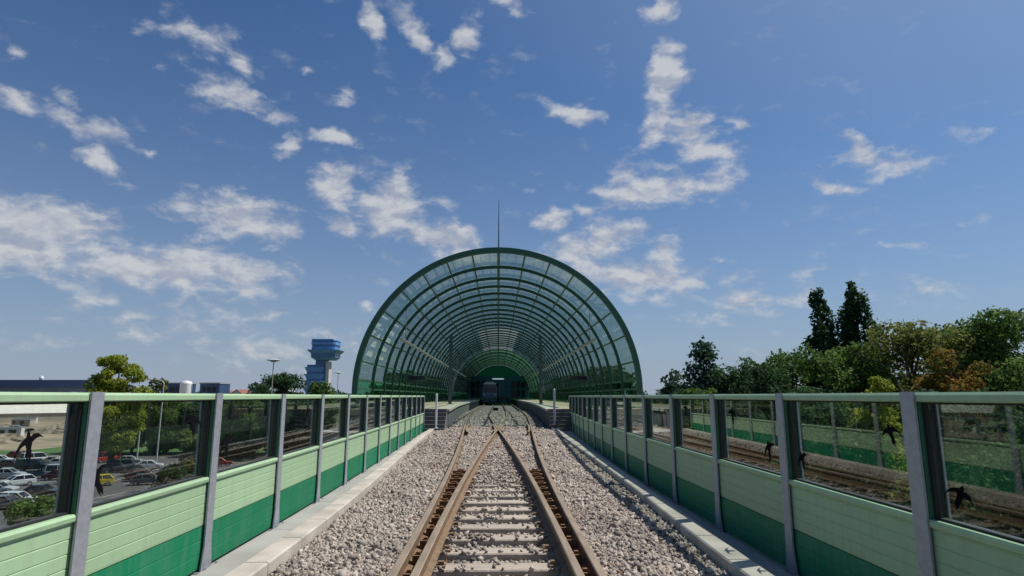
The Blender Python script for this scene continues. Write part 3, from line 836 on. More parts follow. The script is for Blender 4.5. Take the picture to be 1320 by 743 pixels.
for (r0, r1, z0, z1, m, nm) in ((5.6, 7.8, 33.0, 34.6, 'towerblue', 'lower_deck'), (7.6, 7.8, 34.61, 37.2, 'towerdark', 'lower_cab'), (8.0, 10.0, 37.21, 39.2, 'towerblue', 'wide_deck'),
                               (7.4, 7.6, 39.21, 41.2, 'towerblue', 'middle_drum'), (7.2, 7.5, 41.21, 42.6, 'towerdark', 'glass_cab'), (7.8, 7.8, 42.61, 44.2, 'towerblue', 'cab_band'), (7.6, 7.4, 44.21, 45.2, 'towerdark', 'cab_window'), (7.9, 7.6, 45.21, 46.2, 'towerblue', 'cab_roof')):
    b = MB(); frust(b, sh(oct_(r0, r0), 1.0), z0, sh(oct_(r1, r1), 1.0), z1); b.build(nm, M[m], tw)
MB().tube([(2, 0, 46.0), (2, 0, 50)], [.12, .05], 6).build('antenna', M['galv'], tw)

# ================================================================= airport terminal, hangars, houses
t_ = tag(empty('terminal_building', (-262, 336, GROUND)), 'long low terminal building with a dark blue roof on the horizon', 'terminal')
MB().box(-75, 41, 0, 30, 0, 16.8).build('wall', M['termwall'], t_)
MB().box(-78, 44, -2, 32, 16.81, 20.9).build('roof', M['termblue'], t_)
for k in range(14):
    fo = MB().box(-73 + k * 8.1, -67 + k * 8.1, -.2, -.01, 6, 13.5).build('window', M['whitewall'], t_)
    MB().box(-72.7 + k * 8.1, -67.3 + k * 8.1, -.3, -.21, 6.3, 13.2).build('pane', M['darkglass'], fo)
MB().lathe([(.9, 20.91), (1.1, 21.9), (.7, 22.9), (.2, 23.2)], 12, 14, 4).build('radome', M['white'], t_)
def gable(name, x, y, w, d, h, hr, rz, mw, mr, label, cat, wins=3, group=None, door=True):
    o = tag(empty(name, (x, y, GROUND), rz), label, cat, group)
    MB().prism([(-w / 2, 0), (w / 2, 0), (w / 2, h), (0, h + hr - .1), (-w / 2, h)], 'y', -d / 2, d / 2).build('wall', M[mw], o)
    e = .5; s = hr / (w / 2)
    MB().prism([(-w / 2 - e, h - s * e), (0, h + hr), (w / 2 + e, h - s * e), (w / 2 + e, h - s * e + .22), (0, h + hr + .22), (-w / 2 - e, h - s * e + .22)], 'y', -d / 2 - .5, d / 2 + .5).build('roof', M[mr], o)
    for k in range(wins):
        x0 = -w / 2 + w * (k + .5) / wins - .7
        fo = MB().box(x0, x0 + 1.4, -d / 2 - .06, -d / 2 - .003, h * .45, h * .8).build('window', M['white'], o)
        MB().box(x0 + .1, x0 + 1.3, -d / 2 - .08, -d / 2 - .061, h * .45 + .1, h * .8 - .1).build('pane', M['darkglass'], fo)
    if door:
        MB().box(w * .12, w * .12 + 1.6, -d / 2 - .07, -d / 2 - .003, 0.02, min(2.3, h * .42)).build('door', M['dark'], o)
    return o
gable('storage_hall', -231, 323, 21, 42, 4.2, 5.2, rad(-42), 'beigewall', 'creamroof', 'low storage hall with a long cream gabled roof beyond the yard', 'hall', 3)
def cabin(x, y, w, rz, m, label):
    o = tag(empty('site_cabin', (x, y, GROUND + .06), rz), label, 'cabin', 'site cabins on the gravel yard')
    MB().box(-w / 2, w / 2, -1.25, 1.25, .15, 2.7).build('wall', M[m], o)
    MB().cbox(-w / 2 - .1, w / 2 + .1, -1.35, 1.35, 2.71, 2.9, .04).build('roof', M['greyroof'], o)
    for k in range(2):
        x0 = -w / 2 + .6 + k * (w / 2)
        MB().box(x0, x0 + 1.2, -1.29, -1.252, 1.1, 2.1).build('window', M['darkglass'], o)
    MB().box(-.2, .7, -1.30, -1.252, .2, 2.2).build('door', M['dark'], o)
for a_ in ((-150, 196, 6, .3, 'whitewall', 'white site cabin nearest on the gravel yard'), (-171, 212, 6, .5, 'trainblue', 'dark blue site cabin on the gravel yard'),
           (-196, 262, 9, -.2, 'beigewall', 'long beige site cabin before the storage hall'), (-213, 286, 8, .4, 'whitewall', 'white site cabin close to the storage hall')):
    cabin(*a_)
def heap(x, y, r, h, label):
    o_ = MB(); n = 22; vs, fs = [(0, 0, h)], []
    for k in range(1, 7):
        for i in range(n):
            t = 2 * math.pi * i / n; q = r * k / 6 * (1 + .12 * math.sin(3 * t + x) + .06 * RNG.normal())
            vs.append((q * math.cos(t), q * math.sin(t) * .7, max(-.05, h * (1 - (k / 6) ** 1.3) + RNG.normal(0, .05 * h)) if k < 6 else -.1))
    fs = [(0, 1 + i, 1 + (i + 1) % n) for i in range(n)]
    for k in range(5):
        for i in range(n):
            a, b = 1 + k * n + i, 1 + k * n + (i + 1) % n
            fs.append((a, a + n, b + n, b))
    tag(o_.add(vs, fs).build('gravel_heap', M['heap'], None, (x, y, GROUND + .05)), label, 'heap', 'gravel heaps on the yard')
for a_ in ((-131, 170, 7, 2.6, 'brown gravel heap nearest the car park on the yard'), (-148, 214, 9, 3.2, 'tall brown gravel heap in the middle of the yard'), (-178, 228, 8, 2.4, 'wide low gravel heap left of the tall one'), (-172, 262, 11, 3.5, 'large gravel heap behind the cabins')):
    heap(*a_)
b_ = tag(empty('storage_tank', (-150, 300, GROUND)), 'white cylindrical tank between two blue blocks', 'tank')
MB().lathe([(2.7, 0), (2.7, 18.4), (2.2, 19.2), (.3, 19.7)], 20).build('shell', M['white'], b_, smooth=False)
MB().box(2.6, 2.9, -.25, .25, .1, 18).build('ladder', M['galv'], b_)
for nm, x, w, lab in (('office_block', -159.5, 11, 'dark blue block standing left of the white tank'), ('office_block', -141.5, 9.5, 'dark blue block standing right of the white tank')):
    o = tag(empty(nm, (x, 306, GROUND)), lab, 'office block', 'blue blocks around the tank')
    MB().box(-w / 2, w / 2, 0, 12, 0, 18.3).build('wall', M['termblue'], o)
    MB().box(-w / 2 - .3, w / 2 + .3, -.3, 12.3, 18.31, 18.9).build('roof', M['greyroof'], o)
    for k in range(3):
        for j in range(3):
            x0 = -w / 2 + 1 + k * (w - 2) / 3
            MB().box(x0, x0 + (w - 2) / 3 - .6, -.08, -.003, 6 + j * 4.2, 8.4 + j * 4.2).build('window', M['darkglass'], o)
hs = [(-160, 390, 16, 10, 11.3, 5, 'whitewall', 'redroof', 'white house with a red gabled roof far behind the barrier'),
      (-143, 420, 12, 10, 14.3, 4, 'beigewall', 'greyroof', 'tall beige house with a grey roof near the horizon'),
      (-178, 410, 18, 12, 12.3, 4, 'beigewall', 'redroof', 'wide beige house with a red roof near the white tank'),
      (-122, 330, 7, 8, 12.9, 2.6, 'whitewall', 'greyroof', 'narrow white house with a grey roof right of the blue blocks'),
      (-205, 430, 20, 12, 11.3, 4.5, 'whitewall', 'greyroof', 'wide white house with a grey roof behind the yellowish tree')]
for k, (x, y, w, d, h, hr, mw, mr, lab) in enumerate(hs):
    gable('house', x, y, w, d, h, hr, rad(10 * k - 15), mw, mr, lab, 'house', 4, 'houses on the horizon')

# ================================================================= street lamps
def disc_lamp(x, y, zt, label):
    o = tag(empty('street_lamp', (x, y, GROUND)), label, 'street lamp', 'disc topped street lamps')
    h = zt - GROUND
    MB().lathe([(.22, 0), (.22, .6), (.14, .65), (.09, h - .3)], 12).build('pole', M['beigewall'], o)
    MB().lathe([(.10, h - .30), (.5, h - .26), (1.35, h - .02), (1.35, h + .06), (.4, h + .22)], 20).build('lamp_head', M['white'], o)
    MB().lathe([(.45, h - .36), (.55, h - .27)], 16).build('lamp_lens', M['lampglass'], o)
disc_lamp(-43.6, 120, 6.9, 'street lamp with a white disc head above the dark bushes')
disc_lamp(-51.7, 200, 7.5, 'smaller disc headed street lamp right of the control tower')
def arm_lamp(x, y, h, label, arm):
    o = tag(empty('street_lamp', (x, y, GROUND)), label, 'street lamp', 'arched street lamps by the car park')
    path = [(0, 0, 0), (0, 0, h * .6), (0, 0, h - .8)] + [(arm * (1 - math.cos(t)), 0, h - .8 + .8 * math.sin(t)) for t in (.4, .8, 1.2, 1.57)]
    MB().tube(path, [.15, .12, .10, .08, .07, .06, .055], 8).build('pole', M['whitewall'], o)
    MB().box(min(arm, 0) + arm * .9 - .0, min(arm, 0) + arm * .9 + .85, -.16, .16, h - .10, h + .06).build('lamp_head', M['galv'], o, bevel=.03)
arm_lamp(-65.2, 121.8, 15.5, 'arched street lamp whose head rises just over the barrier', -1.7)
arm_lamp(-69.6, 123, 12.0, 'shorter arched street lamp standing in front of the dark trees', -1.2)

# ================================================================= parked cars
CARM = {}
def paint(name, c, r=.3):
    if name not in CARM: CARM[name] = mat('car_paint_' + name, c, r, 0.1, 0.04, 2, coat=.6)
    return CARM[name]
for nmm, cc in (('red', (.33, .018, .02)), ('black', (.012, .013, .016)), ('white', (.72, .73, .74)), ('silver', (.42, .44, .46)), ('grey', (.13, .135, .145)), ('burgundy', (.10, .015, .025)), ('yellow', (.62, .50, .02)), ('blue', (.03, .07, .2)), ('beige', (.42, .37, .29))):
    paint(nmm, cc)
def car_meshes(kind):
    if kind == 'van':
        low = [(-2.3, .32), (2.25, .32), (2.3, .75), (2.15, 1.05), (-2.3, 1.10)]
        roof = [(-2.28, 1.10), (1.45, 1.10), (.75, 1.92), (-2.2, 1.95)]; W = .88
    elif kind == 'hatch':
        low = [(-1.95, .30), (1.92, .30), (2.0, .62), (1.85, .78), (1.05, .93), (-1.92, .95), (-2.0, .6)]
        roof = [(-1.88, .95), (1.0, .93), (.35, 1.44), (-1.35, 1.48)]; W = .84
    else:
        low = [(-2.2, .30), (2.15, .30), (2.22, .60), (2.05, .76), (1.1, .92), (-1.5, .95), (-2.15, .92), (-2.25, .6)]
        roof = [(-1.55, .95), (1.05, .92), (.35, 1.40), (-.85, 1.43)]; W = .86
    body = MB(); body.prism(low, 'y', -W, W)
    gh = MB(); n = len(roof)
    t = .14
    def ty(z): return W - .03 - t * (z - roof[0][1]) / (roof[2][1] - roof[0][1])
    gh.add([(x, -ty(z), z) for x, z in roof] + [(x, ty(z), z) for x, z in roof], [tuple(range(n))[::-1], tuple(range(n, 2 * n))] + [(i, (i + 1) % n, n + (i + 1) % n, n + i) for i in range(n)])
    rf = MB(); x0, z0 = roof[3]; x1, z1 = roof[2]; w = ty(z1)
    rf.add([(x0 - .03, -w, z0 + .002), (x1 + .03, -w, z1 + .002), (x1 + .03, w, z1 + .002), (x0 - .03, w, z0 + .002), (x0 + .05, -w + .05, z0 + .05), (x1 - .05, -w + .05, z1 + .05), (x1 - .05, w - .05, z1 + .05), (x0 + .05, w - .05, z0 + .05)],
           [(0, 3, 2, 1), (4, 5, 6, 7), (0, 1, 5, 4), (1, 2, 6, 5), (2, 3, 7, 6), (3, 0, 4, 7)])
    pl = MB()
    for s in (-1, 1):
        for (xa, za), (xb, zb) in ((roof[1], roof[2]), (roof[0], roof[3])):
            pl.tube([(xa, s * (ty(za) + .005), za), (xb, s * (ty(zb) + .005), zb)], .045, 6)
        xm = (roof[2][0] + roof[3][0]) / 2
        pl.tube([(xm, s * (ty(roof[0][1]) + .005), roof[0][1]), (xm, s * (ty(roof[2][1]) + .005), roof[2][1])], .05, 6)
    rf.v += []; b0 = len(rf.v); rf.add(pl.v, pl.f)
    L0, L1 = low[0][0], max(p[0] for p in low)
    return body, gh, rf, L0, L1, W
PROT = {}
def car(kind, color, x, y, rz, label):
    if kind not in PROT:
        body, gh, rf, L0, L1, W = car_meshes(kind)
        ty = MB(); ty.tube([(0, -.1, 0), (0, .1, 0)], .31, 16)
        rm = MB(); rm.tube([(0, -.108, 0), (0, .108, 0)], .19, 12)
        hl = MB(); hl.cbox(-.05, .03, -.2, .2, -.07, .07, .02)
        PROT[kind] = (body.mesh('car_body', CARM['grey']), gh.mesh('car_windows', M['darkglass']), rf.mesh('car_roof', CARM['grey']), ty.mesh('tyre', M['tyre']), rm.mesh('rim', M['rim']),
                      hl.mesh('headlight', M['lampglass']), hl.mesh('tail_light', M['tail']), L0, L1, W)
    bm_, gm, rm_, tm, rim, hm, tlm, L0, L1, W = PROT[kind]
    root = tag(empty('parked_van' if kind == 'van' else 'parked_car', (x, y, GROUND + .05), rz), label, 'van' if kind == 'van' else 'car', 'vehicles in the car park')
    def painted(nm, me):
        o = link(nm, me, root); o.material_slots[0].link = 'OBJECT'; o.material_slots[0].material = CARM[color]; return o
    bo = painted('body', bm_); bv = bo.modifiers.new('bevel', 'BEVEL'); bv.width = .09; bv.segments = 3; bv.limit_method = 'ANGLE'
    link('windows', gm, root); painted('roof', rm_)
    for wx in (L0 + .75, L1 - .85):
        for s in (-1, 1):
            w = link('wheel', tm, root, (wx, s * (W - .09), .31)); link('rim', rim, w)
    for s in (-1, 1):
        link('headlight', hm, root, (L1 - .05, s * (W - .28), .66)); link('tail_light', tlm, root, (L0 - .02, s * (W - .25), .72))
CARS = [('hatch', 'red', -95.1, 127.3, 8, 'bright red hatchback at the back of the car park beside the lawn'),
 ('sedan', 'black', -89.8, 124.2, 14, 'black saloon parked between the red hatchback and a white van'),
 ('van', 'white', -86.1, 119.3, 60, 'white van parked in the back row of the car park'),
 ('van', 'black', -77.5, 107.0, 12, 'large black van parked lengthwise in the middle of the lot'),
 ('sedan', 'silver', -74.5, 97.8, 15, 'silver saloon at the left edge of the middle row'),
 ('hatch', 'white', -66.5, 89.2, 235, 'white hatchback facing the barrier in front of the silver saloon'),
 ('sedan', 'black', -56.6, 80.0, 8, 'long black saloon in the row closest to the viaduct'),
 ('sedan', 'grey', -54.4, 71.6, 8, 'dark grey saloon parked nearest to the viaduct'),
 ('sedan', 'burgundy', -65.2, 95.9, 16, 'burgundy saloon parked behind the white hatchback that faces the barrier'),
 ('van', 'red', -74.0, 120.5, 245, 'tall red van seen past the first barrier post'),
 ('sedan', 'silver', -68.0, 117.5, 20, 'silver saloon parked beside the red van'),
 ('hatch', 'black', -62.0, 104.2, 20, 'black hatchback behind the yellow car'),
 ('sedan', 'white', -59.8, 109.5, 25, 'white saloon parked in front of the dark trees'),
 ('hatch', 'yellow', -55.6, 89.2, 215, 'bright yellow hatchback beside the first barrier post'),
 ('sedan', 'grey', -53.6, 96.6, 18, 'grey saloon parked between the yellow car and the bush'),
 ('hatch', 'black', -51.0, 102.7, 30, 'small black hatchback in front of the yellowish bush'),
 ('hatch', 'silver', -81.8, 124.8, 20, 'small silver hatchback in the back row by the white van'),
 ('sedan', 'blue', -83.6, 103.3, 15, 'dark blue saloon left of the large black van'),
 ('van', 'white', -173.4, 228.8, 20, 'white van standing on the gravel yard'),
 ('sedan', 'silver', -167.3, 223.9, 15, 'silver saloon standing on the gravel yard'),
 ('sedan', 'red', -49.6, 113.2, 30, 'red saloon at the edge of the lawn beyond the second barrier post'),
 ('hatch', 'beige', -70.7, 103.3, 15, 'beige hatchback right of the large black van'),
 ('sedan', 'white', -92.5, 119.0, 20, 'white saloon in the back row left of the red hatchback'),
 ('sedan', 'beige', -81.0, 117.0, 25, 'beige saloon in the back row right of the small silver hatchback'),
 ('hatch', 'white', -77.0, 113.5, 20, 'white hatchback just left of the tall red van'),
 ('sedan', 'burgundy', -84.5, 111.0, 15, 'burgundy saloon behind the large black van'),
 ('hatch', 'red', -71.0, 104.5, 18, 'small red hatchback between the beige hatchback and the black one'),
 ('sedan', 'grey', -77.5, 97.5, 14, 'mid grey saloon in front of the large black van'),
 ('van', 'silver', -66.5, 98.5, 18, 'silver people carrier beside the burgundy saloon'),
 ('hatch', 'blue', -60.5, 92.0, 16, 'blue hatchback behind the long black saloon'),
 ('sedan', 'silver', -64.0, 82.5, 12, 'silver saloon left of the long black saloon in the second row'),
 ('hatch', 'white', -55.0, 74.0, 10, 'white hatchback between the two nearest dark saloons'),
 ('sedan', 'black', -56.8, 101.0, 22, 'black saloon parked behind the bright yellow hatchback'),
 ('sedan', 'silver', -51.8, 101.5, 26, 'silver saloon in front of the dark trees right of the white one'),
 ('van', 'grey', -62.0, 106.5, 24, 'grey van between the red van and the white saloon'),
 ('hatch', 'grey', -49.5, 90.5, 20, 'grey hatchback right of the yellow car'),
 ('hatch', 'burgundy', -52.5, 94.5, 22, 'burgundy hatchback behind the grey one by the yellow car'),
 ('van', 'blue', -180, 231, 15, 'blue van standing on the gravel yard by the silver saloon'),
 ('sedan', 'black', -160, 218, 40, 'black saloon standing alone on the gravel yard'),
 ('hatch', 'white', -187, 240, 60, 'white hatchback parked before the storage hall')]
for kd, c, x, y, a, lab in CARS: car(kd, c, x, y, rad(a), lab)
# ================================================================= trees
def leaf_quads(P, N_, size):
    """one small four-sided leaf spray per point"""
    n = len(P)
    nr = N_ + RNG.normal(0, .7, (n, 3)); nr /= np.linalg.norm(nr, axis=1)[:, None] + 1e-9
    t = RNG.standard_normal((n, 3)); u = np.cross(nr, t); u /= np.linalg.norm(u, axis=1)[:, None] + 1e-9
    w = np.cross(nr, u)
    s = (size * np.exp(RNG.normal(0, .3, n)))[:, None]
    a = .62
    V = np.stack([P - u * s, P + w * s * a + u * s * .1, P + u * s, P - w * s * a + u * s * .1], 1)
    return V
def crown_from_lobes(lobes, n, size, tint_sd=.16):
    w = np.array([l[3] ** 2 for l in lobes]); w /= w.sum()
    cnt = RNG.multinomial(n, w)
    VV, TT = [], []
    for (x, y, z, r, sq), k in zip(lobes, cnt):
        if k == 0: continue
        d = RNG.standard_normal((k, 3)); d /= np.linalg.norm(d, axis=1)[:, None]
        rr = r * (RNG.uniform(.35, 1, k) ** .45) * np.exp(RNG.normal(0, .10, k))
        P = d * rr[:, None] * np.array([1, 1, sq]) + np.array([x, y, z])
        V = leaf_quads(P, d * .9 + np.array([0, 0, .35]), size)
        VV.append(V.reshape(-1, 3))
        TT.append(np.repeat(np.clip(.48 + RNG.normal(0, .12) + RNG.normal(0, tint_sd, k), 0, 1), 4))
    V = np.concatenate(VV); T = np.concatenate(TT)
    F = np.arange(len(V)).reshape(-1, 4)
    return V, F, T
def tree(name, label, x, y, h, wid, kind='broad', leaf='mid', n=6000, size=.2, group=None, cat='tree', z0=GROUND, low=.18):
    o = tag(empty(name, (x, y, z0)), label, cat, group)
    tb = MB(); lobes = []
    R = wid / 2
    if kind == 'broad':
        th = h * .45
        tb.tube([(0, 0, -.2), (RNG.normal(0, .1), RNG.normal(0, .1), th * .5), (RNG.normal(0, .25), RNG.normal(0, .2), th), (RNG.normal(0, .4), RNG.normal(0, .3), h * .86)], [.028 * h, .022 * h, .017 * h, .004 * h], 8)
        nl = 64
        for k in range(10):
            f = low + (1 - low) * RNG.uniform(.2, .72); a = RNG.uniform(0, 6.28)
            lobes.append((R * .35 * math.cos(a), R * .35 * math.sin(a), h * f, R * RNG.uniform(.38, .5), .8))
        for k in range(nl):
            a = RNG.uniform(0, 2 * math.pi); f = RNG.uniform(low, .98)
            prof = math.sin(math.pi * min(1, max(.06, (f - low) / (1 - low) * .76 + .14))) ** .65
            rr = R * prof * math.sqrt(RNG.uniform(.08, 1)) * .86
            r = R * RNG.uniform(.16, .36) * (.7 + .4 * prof)
            px, py, pz = rr * math.cos(a), rr * math.sin(a), min(h * f, h - r * .8)
            lobes.append((px, py, pz, r, RNG.uniform(.6, .85)))
            if k < 14:
                zb = max(h * .15, pz - RNG.uniform(.15, .3) * h)
                tb.tube([(0, 0, zb), (px * .5, py * .5, (zb + pz) / 2 + .1), (px, py, pz)], [.009 * h, .006 * h, .002 * h], 5)
    elif kind == 'poplar':
        tb.tube([(0, 0, -.2), (.1, .05, h * .5), (0, .05, h * .96)], [.022 * h, .013 * h, .002 * h], 8)
        for k in range(80):
            f = RNG.uniform(.06, .985); a = RNG.uniform(0, 2 * math.pi)
            prof = min(1, (f / .25) ** .6) * min(1, ((1 - f) / .34) ** .7) + .03
            rr = R * prof * math.sqrt(RNG.uniform(.05, 1)) * .78
            r = R * RNG.uniform(.26, .42) * (.35 + .65 * prof)
            px, py, pz = rr * math.cos(a), rr * math.sin(a), min(h * f, h - r * 1.2)
            lobes.append((px, py, pz, r, RNG.uniform(1.5, 2.3)))
            if k < 16: tb.tube([(0, 0, max(.5, pz - .14 * h)), (px * .7, py * .7, pz - .05 * h), (px, py, pz)], [.006 * h, .004 * h, .001 * h], 5)
    elif kind == 'conifer':
        tb.tube([(0, 0, -.2), (0, 0, h * .5), (0, 0, h * .98)], [.022 * h, .013 * h, .002 * h], 8)
        for k in range(150):
            f = 1 - RNG.uniform(0, 1) ** .6 * .88
            a = RNG.uniform(0, 2 * math.pi); prof = (1 - f) ** .8
            rr = R * prof * RNG.uniform(.45, 1.05); r = (.10 + .24 * prof) * R * 1.35
            px, py, pz = rr * math.cos(a), rr * math.sin(a), min(h * f - rr * .22, h - .3)
            lobes.append((px, py, pz, r, .42))
            lobes.append((px * .55, py * .55, pz + rr * .12, r, .42))
            if k < 22: tb.tube([(0, 0, h * f), (px, py, pz)], [.005 * h, .0015 * h], 5)
        lobes.append((0, 0, h * .965, .055 * R, 3.0)); lobes.append((0, 0, h * .92, .11 * R, 2.4)); lobes.append((0, 0, h * .86, .18 * R, 1.6))
    elif kind == 'shrub':
        for k in range(22):
            a = RNG.uniform(0, 2 * math.pi); f = RNG.uniform(.08, .95)
            rr = R * math.sqrt(RNG.uniform(.02, 1)) * (1 - .6 * f); r = R * RNG.uniform(.16, .30)
            px, py, pz = rr * math.cos(a), rr * math.sin(a), min(h * f, h - r * .6)
            lobes.append((px, py, pz, r, .95))
            if k < 10: tb.tube([(px * .15, py * .15, -.1), (px * .6, py * .6, pz * .6), (px, py, pz)], [.012 * h, .008 * h, .003 * h], 5)
    V, F, T = crown_from_lobes(lobes, int(n * 1.5), size * 1.12)
    V[:, 2] = np.maximum(V[:, 2], .02)
    tb.build('trunk', M['bark'], o)
    link('crown', np_mesh('crown', V, F, T, LM[leaf]), o)
    return o
Z = -GROUND
G_R, G_L = 'trees behind the right barrier', 'trees beyond the car park'
# --- right side
tree('conifer_tree', 'dark pointed conifer standing tallest at the left end of the right tree line', 25.3, 75, Z + 7.2, 13.5, 'conifer', 'blue', 17000, .20, G_R)
tree('conifer_tree', 'shorter dark conifer just left of the tall pointed one', 22.4, 79, Z + 3.8, 11.0, 'conifer', 'blue', 11000, .20, G_R)
tree('broadleaf_tree', 'dark rounded tree between the conifer and the pale green tree', 28.2, 73, Z + 4.8, 8.5, 'broad', 'dark', 7000, .17, G_R)
tree('broadleaf_tree', 'flat topped mid green tree left of the two poplars', 31.0, 66, Z + 5.0, 8.6, 'broad', 'mid', 9000, .16, G_R)
tree('broadleaf_tree', 'small dark tree filling the gap before the first poplar', 27.0, 62, Z + 3.4, 9, 'broad', 'dark', 7000, .16, G_R)
tree('poplar_tree', 'slimmer dark poplar on the left of the pair', 36.6, 68, Z + 12.6, 4.7, 'poplar', 'dark', 11000, .17, G_R)
tree('poplar_tree', 'fuller dark poplar on the right of the pair', 40.8, 68, Z + 13.0, 5.8, 'poplar', 'dark', 13000, .17, G_R)
tree('broadleaf_tree', 'bushy mid green tree standing below the two poplars', 28.8, 52, Z + 4.5, 9.0, 'broad', 'mid', 12000, .14, G_R)
tree('broadleaf_tree', 'broad olive tree with an airy top between poplars and orange tree', 33.8, 50, Z + 6.3, 10.5, 'broad', 'olive', 14000, .14, G_R)
tree('broadleaf_tree', 'olive tree rising behind the orange tree', 47.0, 62, Z + 7.4, 13.0, 'broad', 'olive', 12000, .16, G_R)
tree('broadleaf_tree', 'orange brown autumn tree among the green ones', 34.2, 45, Z + 3.8, 6.6, 'broad', 'orange', 12000, .125, G_R)
tree('broadleaf_tree', 'tall bright green tree at the right edge of the picture', 41.3, 50, Z + 7.2, 12.0, 'broad', 'mid', 22000, .14, G_R)
tree('broadleaf_tree', 'dark green tree standing low in front of the tall right edge tree', 38.5, 44, Z + 3.4, 8.5, 'broad', 'mid', 9000, .13, G_R)
tree('broadleaf_tree', 'bright yellow green tree top just showing over the right barrier', 21.7, 36, Z + 1.2, 4.2, 'broad', 'yellow', 9000, .10, G_R, low=.3)
tree('broadleaf_tree', 'dark low tree seen through the glass beneath the poplars', 24.0, 44, Z + .9, 8.0, 'broad', 'dark', 10000, .13, G_R, low=.05)
tree('broadleaf_tree', 'dark low tree seen through the glass under the orange tree', 28.0, 37, Z + .6, 8.0, 'broad', 'dark', 10000, .12, G_R, low=.05)
tree('broadleaf_tree', 'dark spreading tree seen through the rightmost glass pane', 24.0, 27, Z + .0, 8.0, 'broad', 'dark', 10000, .10, G_R, low=.04)
tree('broadleaf_tree', 'dark tree filling the glass left of the spreading one', 19.0, 35, Z - .2, 7.0, 'broad', 'dark', 9000, .11, G_R, low=.04)
tree('broadleaf_tree', 'dark rounded tree seen through the panes near the canopy', 20.0, 52, Z + .2, 8.0, 'broad', 'dark', 8000, .14, G_R, low=.05)
tree('broadleaf_tree', 'mid green tree at the foot of the tall conifer', 21.5, 66, Z + 1.0, 7.5, 'broad', 'mid', 7000, .16, G_R, low=.05)
tree('broadleaf_tree', 'dark tree outside the right edge of the tree line', 50.5, 47, Z + 6.0, 9.0, 'broad', 'dark', 9000, .15, G_R)
tree('broadleaf_tree', 'distant dark tree low beside the canopy foot', 43, 150, Z + 2.8, 12, 'broad', 'dark', 4000, .32, G_R)
tree('broadleaf_tree', 'distant dark tree a little taller beside the first', 53, 158, Z + 4.0, 12, 'broad', 'dark', 4000, .32, G_R)
# --- flanking the canopy
kx = [(16.5, 84, 3.5, 8), (17.5, 100, 5.0, 9), (16.0, 116, 4.2, 9), (17.0, 133, 6.0, 10), (16.0, 150, 5.0, 9), (-16.5, 92, 2.5, 8), (-17.0, 108, 4.5, 9), (-16.0, 124, 4.0, 9), (-17.0, 140, 5.5, 10), (-16.0, 156, 5, 9)]
for k, (x, y, hh, w) in enumerate(kx):
    tree('broadleaf_tree', 'leafy green tree outside the canopy glass seen through its %s side' % ('right' if x > 0 else 'left'), x, y, Z + hh, w, 'broad', 'mid' if k % 2 else 'dark', 4500, .24, 'trees flanking the canopy on the %s' % ('right' if x > 0 else 'left'))
# --- left side
tree('broadleaf_tree', 'yellowish green tree rising above the left barrier', -64.9, 107.0, Z + 7.3, 9.8, 'broad', 'yellow', 18000, .19, G_L)
tree('broadleaf_tree', 'thin small tree behind the arched street lamp', -73.6, 135.3, Z + 4.1, 5.5, 'broad', 'olive', 3500, .2, G_L)
tree('broadleaf_tree', 'dark rounded tree behind the disc headed street lamp', -47.7, 137.8, Z + 5.2, 12.9, 'broad', 'dark', 9000, .22, G_L)
tree('broadleaf_tree', 'dark green tree left of the rounded one by the lamp', -55.6, 145.1, Z + 3.2, 9.8, 'broad', 'dark', 7000, .22, G_L)
tree('broadleaf_tree', 'dark green tree right of the lamp and below the tower', -40.8, 142.7, Z + 3.4, 8.6, 'broad', 'mid', 7000, .22, G_L)
rowt = [(-87.3, 142.7, -.3, 11.7, 'dark'), (-80.0, 139.0, -.5, 10.4, 'dark'), (-72.0, 137.8, -.2, 10.4, 'mid'), (-65.2, 140.2, -.4, 10.4, 'dark'), (-59.0, 134.1, -.5, 10.4, 'dark'), (-52.9, 130.4, -.6, 9.1, 'mid'), (-44.3, 127.9, -.8, 10.4, 'dark'), (-36.9, 124.2, -.9, 9.1, 'dark')]
rl = ['dark tree at the left end of the row behind the car park', 'dark tree second in the row behind the red van', 'mid green tree behind the two arched lamps', 'dark tree right of the arched lamps', 'dark tree behind the white saloon', 'mid green tree at the second barrier post', 'dark tree in the second full glass pane', 'dark tree ending the row near the rail reflection']
for (x, y, hh, w, lf), lab in zip(rowt, rl):
    tree('broadleaf_tree', lab, x, y, Z + hh, w, 'broad', lf, 9000, .24, G_L, low=.06)
tree('shrub', 'yellowish bush at the near corner of the car park', -41.3, 86.1, 7.4, 8.1, 'shrub', 'olive', 8000, .16, G_L, 'bush')
tree('shrub', 'dark low bush between the car park and viaduct', -35.7, 71.3, 4.2, 7.4, 'shrub', 'dark', 6000, .14, G_L, 'bush')
tree('shrub', 'low green bush under the leftmost glass pane', -41.2, 59.0, 3.0, 7.4, 'shrub', 'mid', 5000, .13, G_L, 'bush')
# --- far belt of trees on the horizon
n = 42000
az = RNG.uniform(rad(-88), rad(88), n); R_ = RNG.uniform(430, 900, n)
hmax = 12.8 + 3.5 * np.sin(az * 31) * np.sin(az * 13 + 1) + 1.5 * np.sin(az * 90)
zz = GROUND + hmax * RNG.uniform(0, 1, n) ** .6
P = np.stack([R_ * np.sin(az), R_ * np.cos(az), zz], -1)
V = leaf_quads(P, np.tile(np.array([0, -.5, .5]), (n, 1)), 1.5).reshape(-1, 3)
tag(link('distant_treeline', np_mesh('distant_treeline', V, np.arange(len(V)).reshape(-1, 4), np.repeat(np.clip(RNG.normal(.5, .2, n), 0, 1), 4), LM['blue'])),
    'dark band of far trees along the horizon', 'trees', kind='stuff')

